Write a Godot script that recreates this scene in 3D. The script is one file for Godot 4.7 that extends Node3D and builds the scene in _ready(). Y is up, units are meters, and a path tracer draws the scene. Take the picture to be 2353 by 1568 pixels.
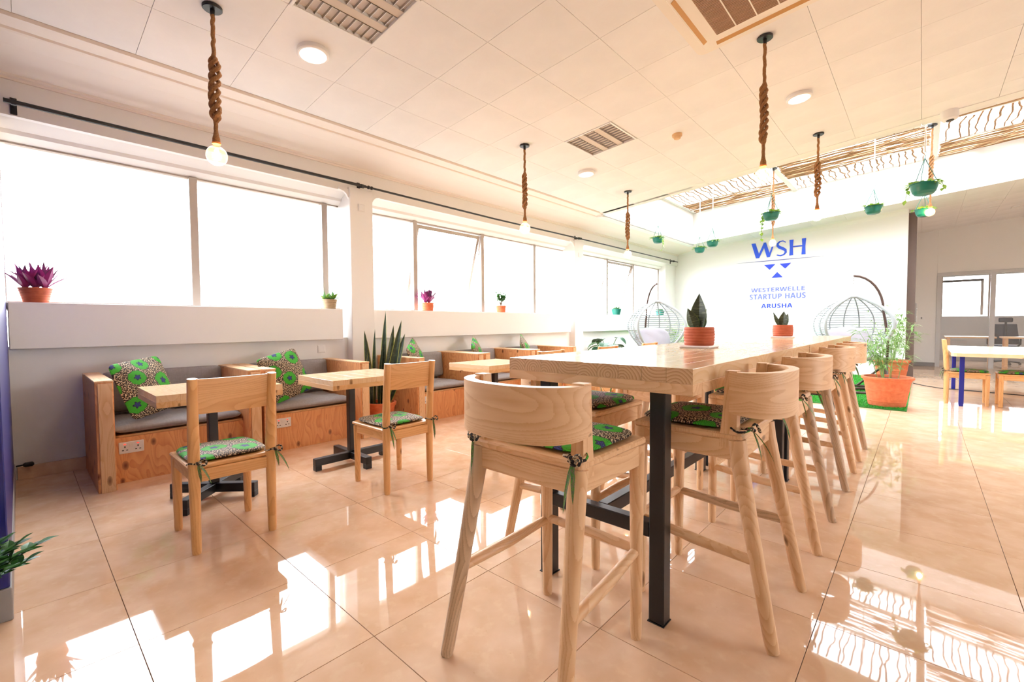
extends Node3D

const EYE := Vector3(0, 1.17, 0)
const SLOPE := 0.08
var M := {}
var taken := {}
var rng := RandomNumberGenerator.new()

# ---------------------------------------------------------------- mesh builder
class MB:
	var v := PackedVector3Array()
	var n := PackedVector3Array()
	var t := PackedVector2Array()
	var idx := PackedInt32Array()

	func tri(a: Vector3, b: Vector3, c: Vector3, na: Vector3, nb: Vector3, nc: Vector3, ta := Vector2(), tb := Vector2(), tc := Vector2()) -> void:
		var f := (b - a).cross(c - a)
		var i := v.size()
		if f.dot(na + nb + nc) > 0.0:
			v.append_array([a, c, b]); n.append_array([na, nc, nb]); t.append_array([ta, tc, tb])
		else:
			v.append_array([a, b, c]); n.append_array([na, nb, nc]); t.append_array([ta, tb, tc])
		idx.append_array([i, i + 1, i + 2])

	func quad(a: Vector3, b: Vector3, c: Vector3, d: Vector3, nn: Vector3, ua := Vector2(), ub := Vector2(), uc := Vector2(), ud := Vector2()) -> void:
		tri(a, b, c, nn, nn, nn, ua, ub, uc)
		tri(a, c, d, nn, nn, nn, ua, uc, ud)

	static func wuv(p: Vector3, nn: Vector3, g: int, off: Vector2) -> Vector2:
		var a := nn.abs()
		var k := 0
		if a.y > a.x and a.y >= a.z: k = 1
		elif a.z > a.x: k = 2
		var uu := g
		if k == g: uu = (g + 1) % 3
		var vv := 3 - k - uu
		return Vector2(p[uu], p[vv]) + off

	# a box with chamfered edges; g is the axis that the grain follows
	func box(c: Vector3, s: Vector3, bev := 0.0, g := 0, off := Vector2(), xf := Transform3D.IDENTITY) -> void:
		var h := s * 0.5
		var bv: float = min(bev, min(h.x, min(h.y, h.z)) * 0.9)
		var pts := {}
		for sx in [-1, 1]:
			for sy in [-1, 1]:
				for sz in [-1, 1]:
					var o := Vector3(h.x * sx, h.y * sy, h.z * sz)
					pts[Vector3i(sx, sy, sz)] = [c + o - Vector3(0, bv * sy, bv * sz), c + o - Vector3(bv * sx, 0, bv * sz), c + o - Vector3(bv * sx, bv * sy, 0)]
		for k in 3:
			var a := (k + 1) % 3
			var b := (k + 2) % 3
			for sg in [-1, 1]:
				var q := []
				for w in [[-1, -1], [1, -1], [1, 1], [-1, 1]]:
					var key := Vector3i()
					key[k] = sg; key[a] = w[0]; key[b] = w[1]
					q.append(pts[key][k])
				var nn := Vector3()
				nn[k] = sg
				_q(q, nn, g, off, xf)
		if bv > 0.0:
			for k in 3:
				var a := (k + 1) % 3
				var b := (k + 2) % 3
				for sa in [-1, 1]:
					for sb in [-1, 1]:
						var k0 := Vector3i(); k0[k] = -1; k0[a] = sa; k0[b] = sb
						var k1 := Vector3i(); k1[k] = 1; k1[a] = sa; k1[b] = sb
						var nn := Vector3(); nn[a] = sa; nn[b] = sb * 1.001
						_q([pts[k0][a], pts[k1][a], pts[k1][b], pts[k0][b]], nn.normalized(), g, off, xf)
			for key in pts:
				var nn := Vector3(key).normalized()
				var p: Array = pts[key]
				var wn := xf.basis * nn
				tri(xf * p[0], xf * p[1], xf * p[2], wn, wn, wn, wuv(p[0], nn, g, off), wuv(p[1], nn, g, off), wuv(p[2], nn, g, off))

	func _q(q: Array, nn: Vector3, g: int, off: Vector2, xf: Transform3D) -> void:
		var wn := (xf.basis * nn).normalized()
		quad(xf * q[0], xf * q[1], xf * q[2], xf * q[3], wn, wuv(q[0], nn, g, off), wuv(q[1], nn, g, off), wuv(q[2], nn, g, off), wuv(q[3], nn, g, off))

	# a box laid between two points, its width along "side"
	func bar(a: Vector3, b: Vector3, w: float, d: float, bev := 0.003, side := Vector3.RIGHT, off := Vector2()) -> void:
		var y := (b - a).normalized()
		var x := (side - y * side.dot(y)).normalized()
		var xf := Transform3D(Basis(x, y, x.cross(y)), (a + b) * 0.5)
		box(Vector3(), Vector3(w, a.distance_to(b), d), bev, 1, off, xf)

	# tube through points; "strands" > 0 makes it a twisted rope
	func tube(p: Array, r, sides := 8, cap := true, off := Vector2(), strands := 0, pitch := 0.05, squash := 1.0) -> void:
		var m := p.size()
		var rings := []
		var dir := Vector3(p[1]) - Vector3(p[0])
		var x := dir.normalized().cross(Vector3(0.31, 0.21, 0.93)).normalized()
		var along := 0.0
		for i in m:
			var tg: Vector3 = (Vector3(p[min(i + 1, m - 1)]) - Vector3(p[max(i - 1, 0)])).normalized()
			x = (x - tg * x.dot(tg)).normalized()
			var y := tg.cross(x)
			if i > 0: along += Vector3(p[i]).distance_to(p[i - 1])
			var rr: float = r[i] if r is Array else r
			var ring := []
			for k in sides + 1:
				var th := TAU * k / sides
				var q := rr
				if strands > 0: q = rr * (0.86 + 0.17 * absf(cos(0.5 * strands * (th - TAU * along / (pitch * strands)))))
				var o: Vector3 = x * cos(th) * q + y * sin(th) * q * squash
				ring.append([Vector3(p[i]) + o, o.normalized(), Vector2(along, rr * th) + off])
			rings.append(ring)
		for i in m - 1:
			for k in sides:
				var a = rings[i][k]; var b = rings[i + 1][k]; var c = rings[i + 1][k + 1]; var d = rings[i][k + 1]
				if strands > 0:
					var fn: Vector3 = (b[0] - a[0]).cross(d[0] - a[0]).normalized()
					if fn.dot(a[1]) < 0: fn = -fn
					quad(a[0], b[0], c[0], d[0], fn, a[2], b[2], c[2], d[2])
				else:
					tri(a[0], b[0], c[0], a[1], b[1], c[1], a[2], b[2], c[2])
					tri(a[0], c[0], d[0], a[1], c[1], d[1], a[2], c[2], d[2])
		if cap:
			for e in [0, m - 1]:
				var nn: Vector3 = (Vector3(p[0]) - Vector3(p[1])).normalized() if e == 0 else (Vector3(p[m - 1]) - Vector3(p[m - 2])).normalized()
				for k in sides:
					tri(p[e], rings[e][k][0], rings[e][k + 1][0], nn, nn, nn, off, off + Vector2(0.02, 0), off + Vector2(0.02, 0.02))

	# profile of (radius, height) turned round the y axis
	func lathe(pr: Array, seg := 32, c := Vector3(), sx := 1.0, sz := 1.0) -> void:
		var al := 0.0
		for i in pr.size() - 1:
			var a: Vector2 = pr[i]
			var b: Vector2 = pr[i + 1]
			var e := b - a
			if e.length() < 1e-6: continue
			var nn := Vector2(e.y, -e.x).normalized()
			for k in seg:
				var t0 := TAU * k / seg
				var t1 := TAU * (k + 1) / seg
				var p := []
				var q := []
				for w in [[a, t0], [b, t0], [b, t1], [a, t1]]:
					p.append(c + Vector3(w[0].x * cos(w[1]) * sx, w[0].y, w[0].x * sin(w[1]) * sz))
					q.append(Vector3(nn.x * cos(w[1]) / sx, nn.y, nn.x * sin(w[1]) / sz).normalized())
				var u := [Vector2(t0 * 0.15, al), Vector2(t0 * 0.15, al + e.length()), Vector2(t1 * 0.15, al + e.length()), Vector2(t1 * 0.15, al)]
				if b.x > 1e-5: tri(p[0], p[1], p[2], q[0], q[1], q[2], u[0], u[1], u[2])
				if a.x > 1e-5: tri(p[0], p[2], p[3], q[0], q[2], q[3], u[0], u[2], u[3])
			al += e.length()

	# polygon in the xy plane pulled along z from 0 to depth
	func slab(poly: PackedVector2Array, depth: float, xf := Transform3D.IDENTITY, g := 0, off := Vector2()) -> void:
		var tr := Geometry2D.triangulate_polygon(poly)
		for z in [0.0, depth]:
			var nn := Vector3(0, 0, -1 if z == 0.0 else 1)
			var wn := xf.basis * nn
			for i in range(0, tr.size(), 3):
				var p := []
				for k in 3: p.append(Vector3(poly[tr[i + k]].x, poly[tr[i + k]].y, z))
				tri(xf * p[0], xf * p[1], xf * p[2], wn, wn, wn, wuv(p[0], nn, g, off), wuv(p[1], nn, g, off), wuv(p[2], nn, g, off))
		var cw := Geometry2D.is_polygon_clockwise(poly)
		for i in poly.size():
			var a := poly[i]
			var b := poly[(i + 1) % poly.size()]
			var e := (b - a).normalized()
			var nn := Vector3(e.y, -e.x, 0) * (-1.0 if cw else 1.0)
			_q([Vector3(a.x, a.y, 0), Vector3(b.x, b.y, 0), Vector3(b.x, b.y, depth), Vector3(a.x, a.y, depth)], nn, g, off, xf)

	# a leaf: a creased blade that tapers and droops; u runs along, v across (0..1)
	func leaf(base: Vector3, dir: Vector3, length: float, width: float, droop := 0.3, fold := 0.25, thick := 0.0, seg := 6, shape := 0, twist := 0.0) -> void:
		var d := dir.normalized()
		var side := d.cross(Vector3.UP)
		if side.length() < 0.05: side = Vector3(cos(twist), 0, sin(twist))
		side = side.normalized()
		if twist != 0.0: side = side.rotated(d, twist)
		var p := base
		var rows := []
		for i in seg + 1:
			var f := float(i) / seg
			var w: float
			match shape:
				1: w = pow(sin(PI * clampf(0.14 + 0.86 * f, 0, 1)), 0.7) * (1.0 if f < 0.97 else 0.3)
				2: w = (0.45 + 0.55 * sin(PI * min(f * 1.1, 0.5))) * (1.0 - pow(f, 3.5))
				_: w = sin(PI * pow(clampf(f * 0.97 + 0.03, 0, 1), 0.75))
			w = max(w * width * 0.5, 0.0004)
			var up := side.cross(d).normalized()
			rows.append([p - side * w + up * w * fold, p, p + side * w + up * w * fold, up, f])
			d = (d + Vector3.DOWN * droop / seg).normalized()
			side = (side - d * side.dot(d)).normalized()
			p += d * length / seg
		for lay in ([0, 1] if thick > 0 else [0]):
			for i in seg:
				for k in 2:
					var a = rows[i]; var b = rows[i + 1]
					var o0: Vector3 = -a[3] * (thick * sin(PI * clampf(a[4] + 0.1, 0, 1))) * lay
					var o1: Vector3 = -b[3] * (thick * sin(PI * clampf(b[4] + 0.1, 0, 1))) * lay
					var q := [a[k], a[k + 1], b[k + 1], b[k]]
					if k == 0: q[1] += o0; q[2] += o1
					else: q[0] += o0; q[3] += o1
					var nn: Vector3 = (q[1] - q[0]).cross(q[3] - q[0]).normalized()
					if nn.dot(a[3]) * (1 - 2 * lay) < 0: nn = -nn
					quad(q[0], q[1], q[2], q[3], nn, Vector2(a[4], k * 0.5), Vector2(a[4], k * 0.5 + 0.5), Vector2(b[4], k * 0.5 + 0.5), Vector2(b[4], k * 0.5))

	# a stuffed pad: rounded rectangle in xz, w by d, thickness h, bottom at y 0
	func pad(w: float, d: float, h: float, bottom := 0.3, rough := 0.0, seed_ := 1, k := 18, sq := 4.0, puff := 0.22, us := 2.0) -> void:
		var nz := FastNoiseLite.new()
		nz.seed = seed_; nz.frequency = 5.0
		for lay in [0, 1]:
			var g := []
			for i in k + 1:
				var row := []
				for j in k + 1:
					var a := -1.0 + 2.0 * i / k
					var b := -1.0 + 2.0 * j / k
					a = sin(a * PI / 2); b = sin(b * PI / 2)
					var e: float = pow(pow(absf(a), sq) + pow(absf(b), sq), 1.0 / sq)
					var mx: float = max(absf(a), absf(b))
					var sc := 1.0 if e < 1e-6 else mx / e
					var px := a * lerpf(1.0, sc, pow(mx, 3)) * w * 0.5
					var pz := b * lerpf(1.0, sc, pow(mx, 3)) * d * 0.5
					var hh: float = pow(max(0.0, 1.0 - pow(mx, 6)), 0.5) * (1.0 - puff + puff * (1 - a * a) * (1 - b * b))
					var y: float = h * bottom + hh * h * (1 - bottom) if lay == 0 else h * bottom * (1 - hh)
					if lay == 0: y += nz.get_noise_2d(px, pz) * rough * hh
					row.append(Vector3(px, y, pz))
				g.append(row)
			var sg := 1.0 if lay == 0 else -1.0
			for i in k:
				for j in k:
					var q := [g[i][j], g[i + 1][j], g[i + 1][j + 1], g[i][j + 1]]
					var nn := []
					for c in [[i, j], [i + 1, j], [i + 1, j + 1], [i, j + 1]]:
						var ex: Vector3 = g[min(c[0] + 1, k)][c[1]] - g[max(c[0] - 1, 0)][c[1]]
						var ez: Vector3 = g[c[0]][min(c[1] + 1, k)] - g[c[0]][max(c[1] - 1, 0)]
						var m := ez.cross(ex).normalized() * sg
						if m.length() < 0.5: m = Vector3.UP * sg
						nn.append(m)
					var u := []
					for c in q: u.append(Vector2(c.x, c.z) * us + Vector2(seed_ * 0.37, seed_ * 0.61))
					tri(q[0], q[1], q[2], nn[0], nn[1], nn[2], u[0], u[1], u[2])
					tri(q[0], q[2], q[3], nn[0], nn[2], nn[3], u[0], u[2], u[3])

	func mesh(mat: Material) -> ArrayMesh:
		var a := []
		a.resize(Mesh.ARRAY_MAX)
		a[Mesh.ARRAY_VERTEX] = v; a[Mesh.ARRAY_NORMAL] = n; a[Mesh.ARRAY_TEX_UV] = t; a[Mesh.ARRAY_INDEX] = idx
		var m := ArrayMesh.new()
		m.add_surface_from_arrays(Mesh.PRIMITIVE_TRIANGLES, a)
		m.surface_set_material(0, mat)
		return m

# ---------------------------------------------------------------- naming helpers
func numbered(called: String) -> String:
	if not taken.has(called):
		taken[called] = 0
		return called
	taken[called] += 1
	return "%s_%03d" % [called, taken[called]]

func thing(called: String, label: String, category: String, at := Vector3(), turn := 0.0, group := "") -> Node3D:
	var o := Node3D.new()
	o.name = numbered(called)
	add_child(o)
	o.position = at
	o.rotation.y = turn
	o.set_meta("label", label)
	o.set_meta("category", category)
	if group: o.set_meta("group", group)
	return o

func struct(called: String, at := Vector3()) -> Node3D:
	var o := Node3D.new()
	o.name = numbered(called)
	add_child(o)
	o.position = at
	o.set_meta("kind", "structure")
	return o

func part(called: String, mb: MB, mat: Material, parent: Node3D) -> MeshInstance3D:
	return put(called, mb.mesh(mat), parent)

func put(called: String, me: Mesh, parent: Node3D, xf := Transform3D.IDENTITY) -> MeshInstance3D:
	var o := MeshInstance3D.new()
	o.name = called
	o.mesh = me
	o.transform = xf
	parent.add_child(o, true)
	return o

func smesh(called: String, mb: MB, mat: Material) -> MeshInstance3D:
	var o := MeshInstance3D.new()
	o.name = numbered(called)
	o.mesh = mb.mesh(mat)
	add_child(o)
	o.set_meta("kind", "structure")
	return o

func copy_of(o: Node3D, label: String, at: Vector3, turn: float) -> Node3D:
	var base := String(o.name)
	var c: Node3D = o.duplicate()
	c.name = numbered(base)
	add_child(c)
	c.position = at
	c.rotation.y = turn
	c.set_meta("label", label)
	return c

func ro() -> Vector2:
	return Vector2(rng.randf() * 2.0, rng.randf() * 2.0)

func ceil_y(x: float) -> float:
	return 3.2 + SLOPE * (x + 3.4)

func roof_y(x: float) -> float:
	return 3.9 + 0.06 * (x + 4.3)

# ---------------------------------------------------------------- materials
func mat(c: Color, rough := 0.7, metal := 0.0, spec := 0.5) -> StandardMaterial3D:
	var m := StandardMaterial3D.new()
	m.albedo_color = c
	m.roughness = rough
	m.metallic = metal
	m.metallic_specular = spec
	return m

func rgb(r: int, g: int, b: int) -> Color:
	return Color(r / 255.0, g / 255.0, b / 255.0)

func noise_bytes(sd: int, fr: float, w: int, h: int, oct := 4, ridged := false) -> PackedByteArray:
	var nz := FastNoiseLite.new()
	nz.seed = sd
	nz.frequency = fr
	nz.fractal_octaves = oct
	nz.fractal_type = FastNoiseLite.FRACTAL_RIDGED if ridged else FastNoiseLite.FRACTAL_FBM
	var im := nz.get_seamless_image(w, h, false, false, 0.12, true)
	im.convert(Image.FORMAT_L8)
	return im.get_data()

func tex(im: Image) -> ImageTexture:
	return ImageTexture.create_from_image(im)

# wood whose grain runs along u
func wood(c0: Color, c1: Color, lines: int, warp: float, sd: int, contrast := 1.0, knots := 0) -> ImageTexture:
	var w := 768
	var h := 384
	var a := noise_bytes(sd, 0.0032, w, w, 2)
	var b := noise_bytes(sd + 1, 0.02, w, w, 3)
	var kn := []
	var r := RandomNumberGenerator.new()
	r.seed = sd
	for i in knots: kn.append(Vector3(r.randf() * w, r.randf() * h, 5.0 + r.randf() * 5.0))
	var out := PackedByteArray()
	out.resize(w * h * 3)
	for y in h:
		for x in w:
			var xm := (w / 2 - absi(x - w / 2))
			var n1 := a[(y * 2) * w + xm / 2] / 255.0
			var n2 := b[(y * 2) * w + xm / 5] / 255.0
			var ph := lines * float(y) / h + warp * n1
			var dark := 0.0
			for k in kn:
				var dx: float = (x - k.x) * 0.45
				var dy: float = y - k.y
				var dd := sqrt(dx * dx + dy * dy)
				if dd < 60.0:
					ph += 2.6 * exp(-dd / 15.0) * dy / (absf(dy) + 5.0)
					if dd < k.z: dark = max(dark, 0.75 * (1.0 - dd / k.z) + 0.2)
			var g := ph - floorf(ph)
			g = pow(g, 2.2)
			var m := clampf(contrast * (0.62 * g + 0.55 * (n2 - 0.4)), 0.0, 1.0)
			var c := c0.lerp(c1, m)
			if dark > 0.0: c = c.lerp(Color(c1.r * 0.5, c1.g * 0.42, c1.b * 0.35), dark)
			var i := (y * w + x) * 3
			out[i] = int(c.r * 255); out[i + 1] = int(c.g * 255); out[i + 2] = int(c.b * 255)
	return tex(Image.create_from_data(w, h, false, Image.FORMAT_RGB8, out))

func wood_mat(t: Texture2D, rough := 0.42, us := 0.7, vs := 1.6) -> StandardMaterial3D:
	var m := mat(Color.WHITE, rough)
	m.albedo_texture = t
	m.uv1_scale = Vector3(us, vs, 1)
	return m

# sawn ends: four squares of growth rings side by side
func end_grain() -> ImageTexture:
	var s := 128
	var im := Image.create(s * 4, s, false, Image.FORMAT_RGB8)
	var c0 := rgb(219, 181, 138)
	var c1 := rgb(170, 118, 74)
	for k in 4:
		var cx: float = [64.0, 40.0, 90.0, 20.0][k]
		var cy: float = [105.0, 150.0, -10.0, 128.0][k]
		for y in s:
			for x in s:
				var d := Vector2(x - cx, (y - cy) * 0.9).length() + 3.0 * sin(x * 0.06 + k)
				var g: float = pow(fposmod(d / 17.0, 1.0), 2.5)
				im.set_pixel(k * s + x, y, c0.lerp(c1, g * 0.9))
	return tex(im)

# wax print: green discs with fine radial lines and blue-black hearts on a speckled ground
func print_cloth() -> ImageTexture:
	var s := 768
	var a := noise_bytes(11, 0.075, s, s, 2)
	var b := noise_bytes(12, 0.03, s, s, 3)
	var im := Image.create(s, s, false, Image.FORMAT_RGB8)
	for y in s:
		for x in s:
			var n1 := a[y * s + x]
			var n2 := b[y * s + x]
			var c := rgb(24, 20, 24)
			if n1 > 146: c = rgb(206, 190, 160)
			elif n1 > 134 and n2 > 118: c = rgb(150, 100, 48)
			elif n1 > 126: c = rgb(84, 62, 44)
			im.set_pixel(x, y, c)
	var r := RandomNumberGenerator.new()
	r.seed = 5
	var spots := [[110, 120, 98], [330, 70, 84], [560, 150, 104], [240, 300, 92], [460, 330, 88], [680, 380, 96], [90, 470, 100], [320, 530, 104], [560, 560, 92], [200, 690, 84], [440, 720, 80], [690, 680, 90]]
	for q in spots:
		var rad: float = q[2] * 0.8
		for dy in range(-int(rad) - 3, int(rad) + 4):
			for dx in range(-int(rad * 1.1) - 3, int(rad * 1.1) + 4):
				var th := atan2(dy, dx)
				var d := Vector2(dx / 1.08, dy).length()
				var edge := rad * (1.0 + 0.035 * sin(th * 9.0 + rad) + 0.03 * sin(th * 4.0))
				if d > edge: continue
				var c := rgb(58, 172, 34)
				var ray := absf(fposmod(th * 46.0 / TAU + 0.25 * sin(d * 0.11), 1.0) - 0.5)
				if ray < 0.13 and d > rad * 0.3: c = rgb(20, 84, 22)
				if d > edge - 3.0: c = rgb(18, 50, 20)
				var heart := rad * (0.34 + 0.08 * sin(th * 5.0 + rad))
				if d < heart:
					c = rgb(18, 20, 48)
					if posmod(dx + (3 if posmod(dy / 7, 2) else 0), 7) < 4 and posmod(dy, 7) < 4 and d < heart * 0.8: c = rgb(62, 82, 176)
				im.set_pixel(posmod(q[0] + dx, s), posmod(q[1] + dy, s), c)
	return tex(im)

func marble() -> ImageTexture:
	var s := 1024
	var a := noise_bytes(21, 0.004, s, s, 5)
	var b := noise_bytes(22, 0.0035, s, s, 3, true)
	var c2 := noise_bytes(24, 0.012, s, s, 4)
	var out := PackedByteArray()
	out.resize(s * s * 3)
	for i in s * s:
		var f := (a[i] - 128) / 255.0
		var vein := clampf((b[i] - 243) / 12.0, 0.0, 1.0) * clampf((c2[i] - 105) / 60.0, 0.0, 1.0)
		var pale := clampf((c2[i] - 150) / 60.0, 0.0, 1.0) * 0.35
		var r := 229.0 + f * 16.0
		var g := 192.0 + f * 22.0
		var bl := 160.0 + f * 28.0
		r = lerpf(r, 239, pale); g = lerpf(g, 212, pale); bl = lerpf(bl, 178, pale)
		r = lerpf(r, 186, vein * 0.6); g = lerpf(g, 138, vein * 0.6); bl = lerpf(bl, 94, vein * 0.6)
		out[i * 3] = int(clampf(r, 0, 255)); out[i * 3 + 1] = int(clampf(g, 0, 255)); out[i * 3 + 2] = int(clampf(bl, 0, 255))
	return tex(Image.create_from_data(s, s, false, Image.FORMAT_RGB8, out))

func linen() -> ImageTexture:
	var s := 256
	var a := noise_bytes(31, 0.03, s, s, 3)
	var im := Image.create(s, s, false, Image.FORMAT_RGB8)
	var r := RandomNumberGenerator.new()
	r.seed = 9
	var rows := []
	var cols := []
	for i in s:
		rows.append(r.randf()); cols.append(r.randf())
	for y in s:
		for x in s:
			var f: float = 0.86 + 0.12 * (rows[y] if (x + y) % 2 else cols[x]) + 0.06 * (a[y * s + x] / 255.0 - 0.5)
			im.set_pixel(x, y, Color(0.62 * f, 0.595 * f, 0.595 * f))
	return tex(im)

# leaf skins: u along the leaf, v across
func snake_skin(ground: Color, bands: Color, margin: Color, wide: float) -> ImageTexture:
	var w := 256
	var h := 64
	var nz := FastNoiseLite.new()
	nz.seed = 3
	var im := Image.create(w, h, false, Image.FORMAT_RGB8)
	for y in h:
		for x in w:
			var e := absf(y / float(h - 1) - 0.5) * 2.0
			var g := nz.get_noise_2d(x * 7.0, y * 1.6) + 0.4 * nz.get_noise_2d(x * 19.0, y * 3.0)
			var c := ground.lerp(bands, clampf(g * 2.2, 0.0, 1.0) * 0.75)
			if e > 1.0 - wide: c = margin
			im.set_pixel(x, y, c)
	return tex(im)

func speck(c0: Color, c1: Color, sd: int, fr := 0.03) -> ImageTexture:
	var s := 256
	var a := noise_bytes(sd, fr, s, s, 4)
	var im := Image.create(s, s, false, Image.FORMAT_RGB8)
	for y in s:
		for x in s: im.set_pixel(x, y, c0.lerp(c1, a[y * s + x] / 255.0))
	return tex(im)

func tri_mat(t: Texture2D, rough: float, scale := 1.0) -> StandardMaterial3D:
	var m := mat(Color.WHITE, rough)
	m.albedo_texture = t
	m.uv1_triplanar = true
	m.uv1_scale = Vector3.ONE * scale
	return m

func glass(alpha: float, c := Color.WHITE) -> StandardMaterial3D:
	var m := mat(Color(c.r, c.g, c.b, alpha), 0.0)
	m.transparency = BaseMaterial3D.TRANSPARENCY_ALPHA
	return m

func glow(c: Color, e: float) -> StandardMaterial3D:
	var m := mat(c, 0.5)
	m.emission_enabled = true
	m.emission = c
	m.emission_energy_multiplier = e
	return m

func make_materials() -> void:
	M.paint = mat(rgb(240, 238, 235), 0.75)
	M.ceiling = tri_mat(speck(rgb(236, 234, 233), rgb(243, 241, 240), 71, 0.008), 0.7, 0.8)
	M.cornice = mat(rgb(240, 230, 220), 0.6)
	M.gap = mat(rgb(205, 196, 188), 0.9)
	var mt := marble()
	M.tile = mat(Color.WHITE, 0.025, 0.0, 0.7)
	M.tile.albedo_texture = mt
	M.grout = mat(rgb(150, 112, 80), 0.8)
	M.skirting = mat(Color.WHITE, 0.12)
	M.skirting.albedo_texture = mt
	M.navy = mat(rgb(22, 26, 104), 0.35)
	M.grey_skirt = mat(rgb(150, 146, 145), 0.4)
	M.pine = wood_mat(wood(rgb(234, 194, 150), rgb(204, 148, 100), 26, 13.0, 41, 0.75, 5))
	M.pine2 = wood_mat(wood(rgb(232, 190, 140), rgb(198, 140, 84), 24, 12.0, 51, 0.75, 6))
	M.grey_pine = wood_mat(wood(rgb(212, 180, 146), rgb(150, 120, 94), 24, 9.0, 55, 0.8, 4))
	M.top_wood = wood_mat(wood(rgb(240, 208, 168), rgb(216, 170, 122), 22, 8.0, 61, 0.6, 3), 0.13)
	M.top_wood.metallic_specular = 0.6
	M.chair_wood = wood_mat(wood(rgb(230, 178, 120), rgb(198, 136, 78), 20, 8.0, 67, 0.75, 3), 0.38)
	M.ply = wood_mat(wood(rgb(226, 162, 108), rgb(182, 106, 62), 12, 10.0, 81, 0.75, 12), 0.45, 0.8, 1.2)
	M.twig = wood_mat(wood(rgb(160, 124, 88), rgb(96, 66, 42), 6, 4.0, 91, 1.0, 0), 0.85, 2.0, 8.0)
	M.end = mat(Color.WHITE, 0.5)
	M.end.albedo_texture = end_grain()
	M.print = mat(Color.WHITE, 0.75)
	M.print.albedo_texture = print_cloth()
	M.linen = mat(Color.WHITE, 0.95)
	M.linen.albedo_texture = linen()
	M.linen.uv1_scale = Vector3(2, 2, 1)
	M.cloth_tie = M.print
	M.black = mat(rgb(22, 22, 26), 0.38)
	M.black_matte = mat(rgb(26, 26, 28), 0.6)
	M.alu = mat(rgb(168, 156, 146), 0.4, 0.5)
	M.steel = mat(rgb(200, 202, 205), 0.25, 0.9)
	M.white_plastic = mat(rgb(238, 236, 234), 0.35)
	M.dark_plastic = mat(rgb(40, 38, 38), 0.5)
	M.cream_plastic = mat(rgb(214, 176, 128), 0.5)
	M.louvre = mat(rgb(176, 166, 156), 0.3, 0.6)
	M.fixture = mat(rgb(205, 190, 174), 0.5)
	M.ac_panel = mat(rgb(240, 232, 222), 0.5)
	M.ac_grille = mat(rgb(178, 146, 120), 0.7)
	M.ac_vane = mat(rgb(196, 148, 88), 0.5)
	M.rope = tri_mat(speck(rgb(120, 78, 44), rgb(176, 128, 82), 101, 0.06), 0.95, 6.0)
	M.white_rope = mat(rgb(226, 218, 208), 0.9)
	M.copper = mat(rgb(214, 128, 62), 0.4, 0.4)
	M.bulb = glass(0.06, Color(1.0, 0.93, 0.85))
	M.filament = glow(Color(1.0, 0.78, 0.52), 26.0)
	M.disc = glow(Color(1.0, 0.97, 0.95), 5.0)
	M.terra = tri_mat(speck(rgb(186, 92, 54), rgb(214, 120, 76), 111, 0.02), 0.8, 3.0)
	M.terra2 = tri_mat(speck(rgb(168, 78, 48), rgb(192, 100, 66), 113, 0.02), 0.75, 4.0)
	M.tan_pot = tri_mat(speck(rgb(160, 136, 104), rgb(186, 162, 128), 115, 0.02), 0.85, 4.0)
	M.soil = tri_mat(speck(rgb(48, 34, 26), rgb(92, 68, 50), 117, 0.05), 1.0, 6.0)
	M.pebble = mat(rgb(232, 228, 222), 0.7)
	M.green_pot = mat(rgb(8, 104, 88), 0.35)
	M.saucer = mat(rgb(240, 230, 226), 0.3)
	M.snake = mat(Color.WHITE, 0.4)
	M.snake.albedo_texture = snake_skin(rgb(38, 52, 36), rgb(66, 84, 56), rgb(150, 156, 74), 0.16)
	M.hahnii = mat(Color.WHITE, 0.45)
	M.hahnii.albedo_texture = snake_skin(rgb(52, 62, 40), rgb(104, 112, 78), rgb(92, 106, 52), 0.08)
	M.leaf = leaf_mat(rgb(58, 112, 50))
	M.leaf_dark = leaf_mat(rgb(34, 80, 46))
	M.leaf_light = leaf_mat(rgb(124, 164, 60))
	M.leaf_sage = leaf_mat(rgb(116, 156, 112))
	M.bamboo = leaf_mat(rgb(120, 158, 82))
	M.magenta = leaf_mat(rgb(150, 48, 112))
	M.magenta2 = leaf_mat(rgb(96, 52, 84))
	M.stem = mat(rgb(110, 96, 60), 0.8)
	M.grass = mat(rgb(60, 158, 48), 0.9)
	M.grass_back = mat(rgb(40, 112, 38), 0.95)
	M.rattan = mat(rgb(160, 166, 168), 0.6)
	M.dark_brown = mat(rgb(74, 52, 44), 0.5)
	M.cushion_grey = mat(rgb(176, 172, 180), 0.9)
	M.table_blue = mat(rgb(18, 28, 130), 0.35)
	M.logo = mat(rgb(10, 74, 214), 0.45)
	M.logo2 = mat(rgb(6, 52, 206), 0.45)
	M.logo_pale = mat(rgb(96, 108, 194), 0.5)
	M.logo_line = mat(rgb(70, 82, 160), 0.5)
	M.pane = glass(0.05)
	M.roof_pane = glass(0.25, Color(0.8, 0.86, 0.9))
	M.office_grey = mat(rgb(206, 206, 206), 0.7)
	M.mesh_black = mat(rgb(30, 36, 52), 0.7)
	M.red_led = glow(Color(1.0, 0.25, 0.2), 2.0)
	M.post_brown = mat(rgb(96, 78, 70), 0.6)

func leaf_mat(c: Color) -> StandardMaterial3D:
	var m := mat(c, 0.45)
	m.backlight_enabled = true
	m.backlight = Color(c.r * 0.5, c.g * 0.5, c.b * 0.4)
	return m

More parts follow.
